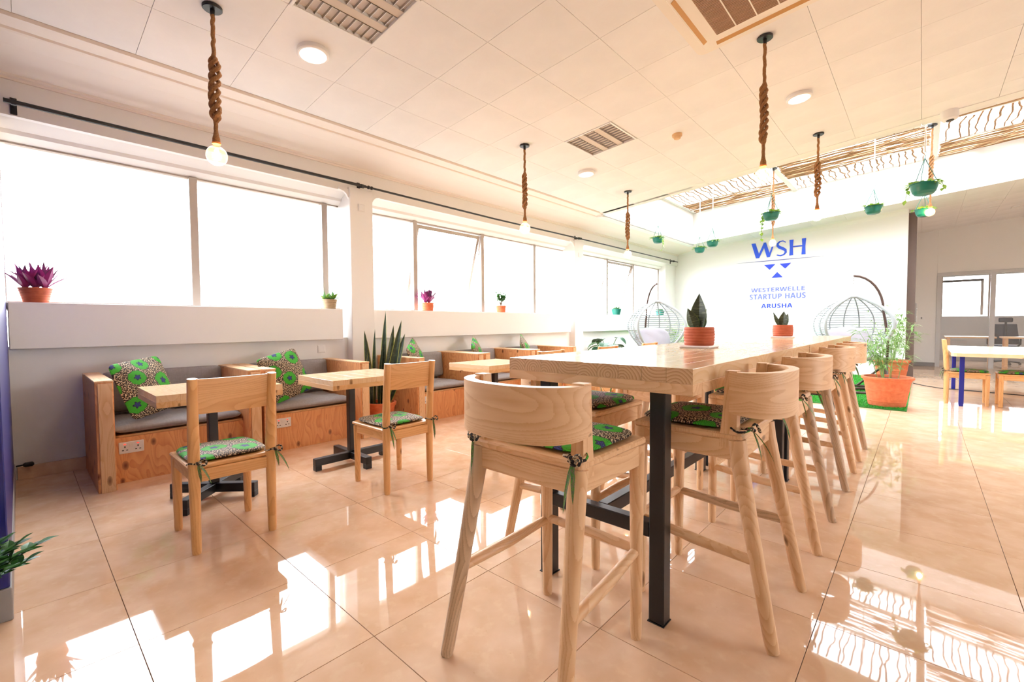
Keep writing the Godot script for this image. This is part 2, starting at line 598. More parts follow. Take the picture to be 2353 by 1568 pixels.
# ---------------------------------------------------------------- start
func _ready() -> void:
	rng.seed = 77
	var cam := Camera3D.new()
	cam.fov = 74.35
	cam.near = 0.05
	cam.far = 200.0
	add_child(cam)
	var right := Vector3(0.7391, -0.0062, -0.6736)
	var down := Vector3(0.0213, -0.9993, 0.0325)
	cam.transform = Transform3D(Basis(right, -down, right.cross(-down)).orthonormalized(), EYE)
	cam.current = true

	var env := Environment.new()
	env.tonemap_mode = Environment.TONE_MAPPER_LINEAR
	env.tonemap_exposure = 0.64
	env.background_mode = Environment.BG_SKY
	env.sdfgi_enabled = true
	env.ssao_enabled = true
	env.ssil_enabled = true
	var sky := Sky.new()
	var sm := ProceduralSkyMaterial.new()
	sm.sky_top_color = Color(0.93, 0.965, 1.0)
	sm.sky_horizon_color = Color(0.985, 0.99, 1.0)
	sm.ground_horizon_color = Color(0.86, 0.85, 0.83)
	sm.ground_bottom_color = Color(0.62, 0.6, 0.57)
	sm.sky_energy_multiplier = 5.2
	sm.ground_energy_multiplier = 3.0
	sm.sun_angle_max = 0.0
	sky.sky_material = sm
	env.sky = sky
	var we := WorldEnvironment.new()
	we.environment = env
	add_child(we)

	make_materials()
	build_floor()
	build_window_wall()
	build_ceiling()
	build_other_walls()
	build_skylight()
	build_logo()
	build_office()
	build_ceiling_fittings()
	build_bar_table()
	build_stools()
	build_benches()
	build_cafe_tables()
	build_chairs()
	build_plants()
	build_swings()
	build_right_table()
	build_small_things()

# ---------------------------------------------------------------- floor
func build_floor() -> void:
	var fl := struct("floor")
	var sub := MB.new()
	sub.box(Vector3(0.4, -0.062, -8.0), Vector3(11.6, 0.1, 23.0))
	part("screed", sub, M.grout, fl)
	var px := 0.608
	var pz := 0.601
	var vars := []
	for k in 6:
		var b := MB.new()
		b.box(Vector3(0, -0.006, 0), Vector3(px - 0.0022, 0.012, pz - 0.0022), 0.0008, 0, Vector2(rng.randf(), rng.randf()) * 3.0)
		vars.append(b.mesh(M.tile))
	var far := MB.new()
	for i in range(-6, 14):
		for j in range(-6, 33):
			var x := -2.105 + (i + 0.5) * px
			var z := -0.262 - (j - 0.5) * pz
			if x < -5.45 or x > 6.1: continue
			if i < 5 and z < 0.3 and z > -8.3 and x > -5.5:
				put("tile", vars[(i * 7 + j * 5 + i * j) % 6 if (i * 7 + j * 5 + i * j) >= 0 else posmod(i * 7 + j * 5 + i * j, 6)], fl, Transform3D(Basis(), Vector3(x, 0, z)))
			elif i < 6 and z < -8.3 and z > -16.0 and x > -0.6:
				put("tile", vars[posmod(i * 3 + j * 5, 6)], fl, Transform3D(Basis(), Vector3(x, 0, z)))
			else:
				far.box(Vector3(x, -0.006, z), Vector3(px - 0.003, 0.012, pz - 0.003), 0.0, 0, Vector2(rng.randf(), rng.randf()) * 3.0)
	var fo := part("tiles_beyond", far, M.tile, fl)
	fo.set_meta("kind", "stuff")

# ---------------------------------------------------------------- window wall
func win_box(p: Node3D, called: String, x0: float, x1: float, y0: float, y1: float, z0: float, z1: float, m: Material, bev := 0.003) -> MeshInstance3D:
	var b := MB.new()
	b.box(Vector3((x0 + x1) / 2, (y0 + y1) / 2, (z0 + z1) / 2), Vector3(absf(x1 - x0), absf(y1 - y0), absf(z1 - z0)), bev)
	return part(called, b, m, p)

func build_window_wall() -> void:
	var wall := struct("wall_left")
	var z0 := 0.3
	var z1 := -12.4
	win_box(wall, "lower_wall", -5.4, -5.08, 0.0, 1.02, z0, z1, M.paint)
	# the sill bays between the columns, proud of the wall below
	for s in [[0.05, -2.56], [-2.94, -7.17], [-7.52, -12.25]]:
		win_box(wall, "sill_ledge", -5.4, -5.0, 1.0, 1.355, s[0], s[1], M.paint, 0.006)
	# lintel: a profile in x and y drawn along z
	var pr := PackedVector2Array([Vector2(-5.4, 2.6), Vector2(-5.24, 2.6), Vector2(-5.16, 2.64), Vector2(-5.15, 2.67), Vector2(-5.04, 2.725), Vector2(-5.0, 2.73), Vector2(-5.0, 3.1), Vector2(-5.0, 3.35), Vector2(-5.4, 3.35)])
	var b := MB.new()
	b.slab(pr, z0 - z1, Transform3D(Basis(), Vector3(0, 0, z1)))
	part("lintel", b, M.paint, wall)
	for s in [[-2.645, -2.94], [-7.24, -7.52]]:
		win_box(wall, "column", -5.42, -4.95, 0.0, 2.78, s[0], s[1], M.paint, 0.006)
		# little corbels at the head of the column
		for e in [[s[0], 1.0], [s[1], -1.0]]:
			var q := MB.new()
			q.slab(PackedVector2Array([Vector2(0, 0), Vector2(0.03, 0.05), Vector2(0.06, 0.075), Vector2(0.12, 0.09), Vector2(0.12, 0.11), Vector2(0, 0.11)]), 0.03, Transform3D(Basis(Vector3(0, 0, e[1]), Vector3.UP, Vector3(1, 0, 0)), Vector3(-4.999, 2.64, e[0])))
			part("corbel", q, M.paint, wall)
	win_box(wall, "pier", -5.42, -5.06, 1.3, 2.75, -11.6, -12.4, M.paint)
	win_box(wall, "pier", -5.42, -5.06, 1.3, 2.75, 0.3, 0.05, M.paint)
	# cornice: stepped cove from the wall up to the ceiling
	var c := MB.new()
	var cp := PackedVector2Array([Vector2(-5.02, 2.985), Vector2(-4.985, 2.985), Vector2(-4.98, 3.0), Vector2(-4.96, 3.005), Vector2(-4.955, 3.02), Vector2(-4.8, 3.05), Vector2(-4.62, 3.085), Vector2(-4.45, 3.1), Vector2(-4.43, 3.105), Vector2(-4.42, 3.118), Vector2(-4.28, 3.122), Vector2(-4.275, 3.14), Vector2(-4.27, 3.24), Vector2(-5.02, 3.24)])
	c.slab(cp, 12.5, Transform3D(Basis(), Vector3(0, 0, -12.38)))
	var tr := smesh("trim_1", c, M.cornice)
	tr.set_meta("kind", "structure")
	# skirting of floor tile
	var sk := struct("baseboard_left")
	for k in 4:
		var q := MB.new()
		var za := 0.04 - k * 0.12 if k < 3 else -2.45
		q.box(Vector3(-5.072, 0.05, 0.04 - k * 0.61 - 0.304), Vector3(0.016, 0.1, 0.606), 0.002, 2, Vector2(k * 0.7, 0.3))
		part("skirting_tile", q, M.skirting, sk)
	# windows: mullions at 1.29 m
	var bays := [[0.05, -2.645, [-1.18, -2.47], []], [-2.94, -7.24, [-3.75, -5.045, -6.35], [0]], [-7.52, -11.6, [-8.9, -10.13, -11.52], [0]]]
	var n := 0
	for w in bays:
		n += 1
		var o := struct("window_%d" % n)
		win_box(o, "sill_rail", -5.29, -5.235, 1.356, 1.372, w[0], w[1], M.alu)
		win_box(o, "head_rail", -5.29, -5.235, 2.585, 2.6, w[0], w[1], M.alu)
		var edges: Array = [w[0]] + w[2] + [w[1]]
		for mz in w[2]:
			win_box(o, "mullion", -5.3, -5.22, 1.356, 2.6, mz + 0.034, mz - 0.034, M.alu, 0.004)
		for k in edges.size() - 1:
			var a: float = edges[k] - 0.026
			var e: float = edges[k + 1] + 0.026
			if a - e < 0.1: continue
			if n > 1 and k == 1:
				# a top-hung sash pushed open
				var sash := Node3D.new()
				sash.name = "sash"
				o.add_child(sash, true)
				sash.position = Vector3(-5.26, 2.57, (a + e) / 2)
				sash.rotation.z = -deg_to_rad(16.0)
				var wz := a - e
				var hh := 1.2
				win_box(sash, "stile", -0.02, 0.02, -hh, 0, wz / 2 - 0.02, wz / 2 - 0.065, M.alu)
				win_box(sash, "stile", -0.02, 0.02, -hh, 0, -wz / 2 + 0.065, -wz / 2 + 0.02, M.alu)
				win_box(sash, "rail", -0.02, 0.02, -0.05, 0, wz / 2 - 0.065, -wz / 2 + 0.065, M.alu)
				win_box(sash, "rail", -0.02, 0.02, -hh, -hh + 0.045, wz / 2 - 0.065, -wz / 2 + 0.065, M.alu)
				win_box(sash, "pane", -0.003, 0.003, -hh + 0.045, -0.05, wz / 2 - 0.065, -wz / 2 + 0.065, M.pane, 0.0)
				var st := MB.new()
				st.bar(Vector3(-5.25, 2.35, e + 0.01), Vector3(-5.33, 2.2, e + 0.02), 0.012, 0.004)
				part("stay", st, M.steel, o)
			else:
				win_box(o, "pane", -5.265, -5.259, 1.372, 2.585, a, e, M.pane, 0.0)

# ---------------------------------------------------------------- ceiling
func build_ceiling() -> void:
	var ce := struct("ceiling")
	ce.position = Vector3(-3.4, 3.2, 0)
	ce.rotation.z = atan(SLOPE)
	# local x along the slope, y 0 is the tile face
	var px := 0.6
	var skip := {}
	var vars := []
	for k in 4:
		var b := MB.new()
		b.box(Vector3(0, 0.008, 0), Vector3(px - 0.0022, 0.016, px - 0.0022), 0.001, 0, ro())
		vars.append(b.mesh(M.ceiling))
	var back := MB.new()
	back.box(Vector3(4.2, 0.075, -2.33), Vector3(11.0, 0.12, 9.5))
	back.box(Vector3(-1.2, 0.075, -9.28), Vector3(0.65, 0.12, 4.34))
	back.box(Vector3(7.75, 0.075, -9.28), Vector3(4.0, 0.12, 4.34))
	back.box(Vector3(4.2, 0.075, -15.4), Vector3(11.6, 0.12, 7.76))
	part("slab", back, M.gap, ce)
	var far := MB.new()
	for i in range(-2, 16):
		for j in range(-4, 29):
			var x := -0.845 + (i + 0.5) * px
			var z := -0.035 - (j + 0.5) * px
			var w0 := x - px / 2
			if x < -0.9: continue
			# louvre fittings and the cassette replace whole tiles
			if absf(x - 0.655) < 0.2 and (absf(z + 1.535) < 0.2 or absf(z + 4.535) < 0.2): continue
			if x > 5.95 and z < -7.0 and z > -11.5: pass
			elif z < -6.935 and z > -11.47: continue
			if j <= 11 and i < 8 and z < 1.5:
				put("ceiling_tile", vars[posmod(i * 3 + j, 4)], ce, Transform3D(Basis(), Vector3(x, 0, z)))
			elif z < -11.4 and i < 11:
				put("ceiling_tile", vars[posmod(i + j * 3, 4)], ce, Transform3D(Basis(), Vector3(x, 0, z - 0.135)))
			else:
				far.box(Vector3(x, 0.008, z), Vector3(px - 0.004, 0.016, px - 0.004))
	var fo := part("tiles_beyond", far, M.ceiling, ce)
	fo.set_meta("kind", "stuff")
	# the cut strip of tiles along the edge of the opening, and the far soffit edge
	for i in 9:
		var b := MB.new()
		b.box(Vector3(-0.845 + (i + 0.5) * 0.6, 0.008, -7.08), Vector3(0.596, 0.016, 0.076), 0.001)
		part("edge_strip", b, M.ceiling, ce)

# ---------------------------------------------------------------- other walls
func build_other_walls() -> void:
	var b := MB.new()
	b.box(Vector3(-2.68, 1.8, -12.33), Vector3(4.86, 3.6, 0.16), 0.004)
	smesh("wall_back", b, M.paint)
	# cove where the logo wall meets the soffit
	var cv := MB.new()
	var pr := PackedVector2Array([Vector2(0, 0)])
	for k in 9:
		var a := PI / 2 * k / 8
		pr.append(Vector2(0.09 - 0.09 * sin(a), -0.09 + 0.09 * cos(a)) * Vector2(1, 1))
	# run along the sloping soffit
	var d := Vector3(1, SLOPE, 0).normalized()
	var xf := Transform3D(Basis(Vector3(0, 0, 1), d.cross(Vector3(0, 0, 1)) * -1.0, d), Vector3(-5.05, ceil_y(-5.05), -12.25))
	xf.basis.y = Vector3(0, 1, 0)
	cv.slab(PackedVector2Array([Vector2(0, 0.02), Vector2(0, -0.1), Vector2(0.012, -0.06), Vector2(0.03, -0.03), Vector2(0.06, -0.012), Vector2(0.1, 0.0), Vector2(0.1, 0.02)]), 4.8, xf)
	smesh("trim_2", cv, M.paint)
	# dark post and glass door leaf at the end of the logo wall
	var dr := struct("door_1")
	win_box(dr, "post", -0.25, -0.12, 0.0, 3.4, -12.42, -12.56, M.post_brown)
	win_box(dr, "leaf", -0.14, -0.128, 0.02, 2.4, -12.6, -13.5, M.pane, 0.0)
	win_box(dr, "pull_handle", -0.126, -0.09, 1.15, 1.55, -12.62, -12.66, M.steel, 0.006)
	# side wall of the passage, hidden behind the logo wall
	var s := MB.new()
	s.box(Vector3(-0.55, 1.8, -14.2), Vector3(0.12, 3.6, 3.5))
	smesh("wall_passage", s, M.paint)
	# blue end wall on the left with a grey skirting
	var bl := struct("wall_blue")
	win_box(bl, "panel", -5.06, -2.67, 0.13, 3.3, 0.055, 0.26, M.navy, 0.004)
	win_box(bl, "skirting", -5.06, -2.66, 0.0, 0.13, 0.05, 0.262, M.grey_skirt, 0.003)
	# walls behind and to the right of the camera
	var bk := MB.new()
	bk.box(Vector3(0.4, 2.0, 2.35), Vector3(11.6, 4.2, 0.2))
	bk.box(Vector3(-5.2, 2.0, 1.3), Vector3(0.3, 4.2, 2.2))
	smesh("wall_front", bk, M.paint)
	var rt := MB.new()
	rt.box(Vector3(6.1, 0.5, -8.5), Vector3(0.2, 1.2, 22.0))
	rt.box(Vector3(6.1, 3.5, -8.5), Vector3(0.2, 1.8, 22.0))
	rt.box(Vector3(6.1, 1.85, -12.9), Vector3(0.2, 1.5, 13.2))
	rt.box(Vector3(6.1, 1.85, -0.75), Vector3(0.2, 1.5, 6.5))
	smesh("wall_right", rt, M.paint)
	var w7 := struct("window_7")
	for z in [[-6.3, -4.0]]:
		win_box(w7, "pane", 6.1, 6.106, 1.1, 2.6, z[0], z[1], M.pane, 0.0)
		win_box(w7, "mullion", 6.06, 6.14, 1.1, 2.6, (z[0] + z[1]) / 2 - 0.03, (z[0] + z[1]) / 2 + 0.03, M.alu)

# ---------------------------------------------------------------- skylight
func build_skylight() -> void:
	var wl := struct("wall_skylight")
	var x0 := -4.28
	var x1 := 2.35
	var zn := -7.12
	var zf := -11.45
	win_box(wl, "well_side", x0 - 0.12, x0, 3.08, 4.1, zn, zf, M.paint)
	win_box(wl, "well_side", x1, x1 + 0.12, 3.4, 4.5, zn, zf, M.paint)
	for e in [[zn + 0.12, zn], [zf, zf - 0.12]]:
		var b := MB.new()
		var poly := PackedVector2Array([Vector2(x0 - 0.1, ceil_y(x0) - 0.004), Vector2(x1 + 0.1, ceil_y(x1) - 0.004), Vector2(x1 + 0.1, roof_y(x1) + 0.25), Vector2(x0 - 0.1, roof_y(x0) + 0.25)])
		b.slab(poly, 0.12, Transform3D(Basis(), Vector3(0, 0, min(e[0], e[1]))))
		part("well_end", b, M.paint, wl)
	# aluminium bead round the opening on the left
	win_box(wl, "bead", x0 - 0.02, x0 + 0.015, 3.1, 3.135, zn, zf, M.steel)
	# frame: rafters and cross bars
	var fr := struct("window_4")
	var d := Vector3(1, 0.06, 0).normalized()
	for rx in [-4.25, -2.1, 0.09, 2.3]:
		win_box(fr, "rafter", rx - 0.05, rx + 0.05, roof_y(rx) - 0.02, roof_y(rx) + 0.12, zn, zf, M.white_plastic)
	for z in [-7.18, -8.35, -9.45, -10.55, -11.41]:
		var b := MB.new()
		b.bar(Vector3(x0, roof_y(x0) + 0.03, z), Vector3(x1, roof_y(x1) + 0.03, z), 0.05, 0.06, 0.003, Vector3.UP)
		part("cross_bar", b, M.white_plastic, fr)
	for k in 3:
		var xa: float = [-4.2, -2.05, 0.14][k]
		var xb: float = [-2.15, 0.04, 2.25][k]
		var b := MB.new()
		b.bar(Vector3(xa, roof_y(xa) + 0.16, -9.285), Vector3(xb, roof_y(xb) + 0.16, -9.285), 0.006, 4.3, 0.0, Vector3.UP)
		part("pane", b, M.roof_pane, fr)
	# twig screens, chequered: long twigs across, short ones along
	var long_v := []
	var short_v := []
	for k in 7:
		long_v.append(twig(2.08, 0.0105 + 0.004 * rng.randf(), 14, 0.024))
	for k in 6:
		short_v.append(twig(1.06, 0.012 + 0.004 * rng.randf(), 9, 0.03))
	var names := ["left", "middle", "right"]
	var rows := ["front row", "second row", "third row", "back row"]
	for k in 3:
		for j in 4:
			var xa: float = [-4.2, -2.05, 0.14][k]
			var xb: float = [-2.15, 0.04, 2.25][k]
			var za: float = [-7.2, -8.37, -9.47, -10.57][j]
			var zb: float = [-8.33, -9.43, -10.53, -11.4][j]
			var dense := (k + j) % 2 == 0
			if k == 1: dense = (j % 2 == 0)
			else: dense = (j % 2 == 1)
			var mid := Vector3((xa + xb) / 2, roof_y((xa + xb) / 2), (za + zb) / 2)
			var t := thing("twig_screen", "%s of brown twigs under the skylight, %s bay, %s" % ["dense mat" if dense else "open row", names[k], rows[j]], "screen", mid, 0.0, "twig screens under the skylight")
			t.rotation.z = atan(0.06)
			if dense:
				var z := za - 0.02
				while z > zb + 0.015:
					put("twig", long_v[rng.randi() % 7], t, Transform3D(Basis(Vector3.UP, (rng.randf() - 0.5) * 0.024) * Basis(Vector3.RIGHT, rng.randf() * TAU), Vector3((rng.randf() - 0.5) * 0.03, -0.008 + 0.016 * rng.randf(), z - mid.z)))
					z -= 0.032 + rng.randf() * 0.026
			else:
				for i in 19:
					var x := -1.0 + 2.0 * (i + 0.5) / 19 + (rng.randf() - 0.5) * 0.05
					put("twig", short_v[rng.randi() % 6], t, Transform3D(Basis(Vector3.UP, PI / 2 + (rng.randf() - 0.5) * 0.06) * Basis(Vector3.RIGHT, rng.randf() * TAU) * Basis.from_scale(Vector3((za - zb) / 1.1, 1, 1)), Vector3(x, 0, 0)))
				var wr := MB.new()
				for z in [0.18, -0.14]:
					wr.tube([Vector3(-1.04, 0.014, z), Vector3(0, 0.012, z + 0.02), Vector3(1.04, 0.014, z)], 0.005, 5)
				part("binding_wire", wr, M.twig, t)

func twig(length: float, r: float, seg: int, wav: float) -> ArrayMesh:
	var b := MB.new()
	var p := []
	var rr := []
	var a := rng.randf() * TAU
	var c := rng.randf() * TAU
	for i in seg + 1:
		var f := float(i) / seg
		p.append(Vector3((f - 0.5) * length, wav * 0.25 * sin(f * 11.0 + c), wav * (0.6 * sin(f * 7.0 + a) + 0.4 * sin(f * 15.0 + c) + (rng.randf() - 0.5) * 0.35)))
		rr.append(r * (1.1 - 0.35 * f))
	b.tube(p, rr, 5, true, ro())
	return b.mesh(M.twig)

# ---------------------------------------------------------------- logo on the far wall
func text_on(called: String, s: String, m: Material, x0: float, x1: float, y0: float, y1: float, weight: int, parent: Node3D) -> void:
	var f := SystemFont.new()
	f.font_names = PackedStringArray(["Droid Sans"])
	f.font_weight = weight
	var tm := TextMesh.new()
	tm.text = s
	tm.font = f
	tm.font_size = 64
	tm.pixel_size = 0.01
	tm.depth = 0.02
	tm.material = m
	var bb := tm.get_aabb()
	var o := put(called, tm, parent)
	var sx := (x1 - x0) / bb.size.x
	var sy := (y1 - y0) / bb.size.y
	o.scale = Vector3(sx, sy, 0.5)
	o.position = Vector3(x0 - bb.position.x * sx, y0 - bb.position.y * sy, 0.004)

func build_logo() -> void:
	var t := thing("wall_logo", "blue WSH logo lettering with three triangles on the white end wall", "sign", Vector3(0, 0, -12.249))
	var th := 0.012
	var pull := func(called: String, pts: Array, m: Material) -> void:
		var b := MB.new()
		b.slab(PackedVector2Array(pts), th, Transform3D.IDENTITY)
		part(called, b, m, t)
	# W: thick falling strokes, thin rising ones
	pull.call("letter_W", [Vector2(-3.154, 3.1), Vector2(-3.065, 3.1), Vector2(-2.985, 2.835), Vector2(-2.88, 3.097), Vector2(-2.835, 3.097), Vector2(-2.755, 2.835), Vector2(-2.675, 3.097), Vector2(-2.64, 3.097), Vector2(-2.75, 2.735), Vector2(-2.81, 2.735), Vector2(-2.875, 2.975), Vector2(-2.98, 2.735), Vector2(-3.05, 2.735)], M.logo)
	# S: a stroke that swells in the middle
	var c := [Vector2(-2.42, 3.05), Vector2(-2.475, 3.088), Vector2(-2.54, 3.08), Vector2(-2.585, 3.035), Vector2(-2.585, 2.985), Vector2(-2.545, 2.945), Vector2(-2.48, 2.91), Vector2(-2.425, 2.87), Vector2(-2.415, 2.815), Vector2(-2.455, 2.765), Vector2(-2.525, 2.745), Vector2(-2.6, 2.77)]
	var w := [0.02, 0.022, 0.03, 0.042, 0.056, 0.066, 0.068, 0.058, 0.044, 0.032, 0.024, 0.022]
	var l := []
	var rr := []
	for i in c.size():
		var tg: Vector2 = (c[min(i + 1, c.size() - 1)] - c[max(i - 1, 0)]).normalized()
		var nn := Vector2(-tg.y, tg.x)
		l.append(c[i] + nn * w[i] * 0.5)
		rr.push_front(c[i] - nn * w[i] * 0.5)
	pull.call("letter_S", l + rr, M.logo)
	pull.call("letter_H", [Vector2(-2.342, 3.09), Vector2(-2.262, 3.09), Vector2(-2.272, 2.942), Vector2(-2.085, 2.942), Vector2(-2.095, 3.093), Vector2(-2.012, 3.093), Vector2(-2.025, 2.91), Vector2(-2.018, 2.73), Vector2(-2.098, 2.73), Vector2(-2.085, 2.915), Vector2(-2.272, 2.915), Vector2(-2.264, 2.73), Vector2(-2.342, 2.73), Vector2(-2.332, 2.91)], M.logo)
	pull.call("rule", [Vector2(-3.5, 2.65), Vector2(-2.6, 2.658), Vector2(-1.67, 2.65), Vector2(-2.6, 2.642)], M.logo_line)
	pull.call("triangle", [Vector2(-2.868, 2.558), Vector2(-2.631, 2.558), Vector2(-2.75, 2.432)], M.logo2)
	pull.call("triangle", [Vector2(-2.538, 2.558), Vector2(-2.305, 2.558), Vector2(-2.422, 2.432)], M.logo2)
	pull.call("triangle", [Vector2(-2.703, 2.234), Vector2(-2.47, 2.234), Vector2(-2.586, 2.366)], M.logo2)
	text_on("lettering", "WESTERWELLE", M.logo_pale, -3.15, -2.02, 1.905, 2.005, 600, t)
	text_on("lettering", "STARTUP HAUS", M.logo_pale, -3.18, -2.0, 1.725, 1.855, 600, t)
	text_on("lettering", "ARUSHA", M.logo2, -2.92, -2.26, 1.508, 1.615, 700, t)

# ---------------------------------------------------------------- glazed office beyond
func build_office() -> void:
	var w := struct("wall_office")
	win_box(w, "wall_panel", -0.6, 0.26, 0.0, 3.7, -15.9, -16.05, M.paint)
	win_box(w, "wall_panel", 0.26, 6.0, 2.4, 4.2, -15.9, -16.05, M.paint)
	win_box(w, "skirting", -0.5, 0.26, 0.0, 0.1, -15.885, -15.9, M.grey_skirt)
	var fr := struct("window_5")
	win_box(fr, "frame_head", 0.26, 6.0, 2.32, 2.4, -15.88, -16.0, M.office_grey)
	for x in [0.3, 1.25, 2.5, 3.8]:
		win_box(fr, "frame_post", x - 0.045, x + 0.045, 0.0, 2.32, -15.88, -16.0, M.office_grey)
	for k in 3:
		win_box(fr, "pane", [0.345, 1.295, 2.545][k], [1.205, 2.455, 3.755][k], 0.03, 2.32, -15.935, -15.943, M.pane, 0.0)
	var rear := struct("wall_office_rear")
	win_box(rear, "parapet", -0.6, 6.0, 0.0, 1.31, -18.9, -19.1, M.office_grey)
	win_box(rear, "lintel", -0.6, 6.0, 2.5, 4.2, -18.9, -19.1, M.office_grey)
	win_box(rear, "pier", -0.6, 0.39, 1.31, 2.5, -18.9, -19.1, M.office_grey)
	win_box(rear, "pier", 3.9, 6.0, 1.31, 2.5, -18.9, -19.1, M.office_grey)
	win_box(rear, "side", -0.7, -0.55, 0.0, 4.0, -15.9, -19.1, M.office_grey)
	var w6 := struct("window_6")
	for x in [0.41, 1.42, 2.6, 3.88]:
		win_box(w6, "mullion", x - 0.03, x + 0.03, 1.31, 2.5, -18.94, -19.0, M.alu)
	win_box(w6, "pane", 0.44, 1.39, 1.31, 2.5, -18.96, -18.966, M.pane, 0.0)
	win_box(w6, "pane", 1.45, 3.85, 1.31, 2.5, -18.96, -18.966, M.pane, 0.0)
	win_box(w6, "sash_rail", 0.44, 1.3, 2.33, 2.4, -18.93, -18.97, M.black_matte)
	win_box(w6, "sash_stile", 1.24, 1.3, 1.34, 2.36, -18.93, -18.97, M.alu)
	# desks and a task chair
	for k in 2:
		var x0: float = [0.45, 1.5][k]
		var t := thing("office_desk", ["pale wooden desk behind the left pane of the glazed office", "pale wooden desk with the black task chair behind the office glass"][k], "desk", Vector3(x0, 0, -17.0), 0.0, "desks in the glazed office")
		win_box(t, "desk_top", 0.0, 0.95, 0.72, 0.76, -0.35, 0.35, M.pine2)
		for x in [0.08, 0.87]:
			win_box(t, "leg", x - 0.03, x + 0.03, 0.0, 0.72, -0.25, -0.19, M.pine2)
			win_box(t, "leg", x - 0.03, x + 0.03, 0.0, 0.72, 0.19, 0.25, M.pine2)
	var c := thing("task_chair", "black mesh task chair with headrest behind the office glass", "chair", Vector3(1.62, 0, -17.75), 0.0)
	var b := MB.new()
	for k in 5:
		var a := TAU * k / 5
		b.tube([Vector3(0, 0.1, 0), Vector3(cos(a) * 0.3, 0.06, sin(a) * 0.3)], 0.02, 6)
		b.tube([Vector3(cos(a) * 0.3, 0.03, sin(a) * 0.3 - 0.02), Vector3(cos(a) * 0.3, 0.03, sin(a) * 0.3 + 0.02)], 0.03, 10)
	part("base", b, M.black_matte, c)
	b = MB.new(); b.tube([Vector3(0, 0.08, 0), Vector3(0, 0.45, 0)], 0.025, 8); part("column", b, M.black_matte, c)
	b = MB.new(); b.box(Vector3(0, 0.48, 0), Vector3(0.48, 0.07, 0.46), 0.025); part("seat", b, M.mesh_black, c)
	b = MB.new()
	b.slab(PackedVector2Array([Vector2(-0.26, 0.55), Vector2(0.26, 0.55), Vector2(0.2, 1.08), Vector2(-0.2, 1.08)]), 0.03, Transform3D(Basis(), Vector3(0, 0, 0.22)))
	part("backrest", b, M.mesh_black, c)
	b = MB.new(); b.box(Vector3(0, 1.19, 0.23), Vector3(0.26, 0.12, 0.05), 0.02); part("headrest", b, M.mesh_black, c)
	b = MB.new()
	b.tube([Vector3(0, 0.45, 0.1), Vector3(0, 0.55, 0.27), Vector3(0, 0.85, 0.28), Vector3(0, 1.15, 0.26)], 0.022, 8)
	part("spine", b, M.black_matte, c)
	for s in [-1, 1]:
		b = MB.new(); b.tube([Vector3(0.24 * s, 0.48, 0), Vector3(0.3 * s, 0.55, 0), Vector3(0.3 * s, 0.7, 0)], 0.02, 6); b.box(Vector3(0.3 * s, 0.71, -0.02), Vector3(0.07, 0.03, 0.26), 0.01); part("armrest", b, M.black_matte, c)

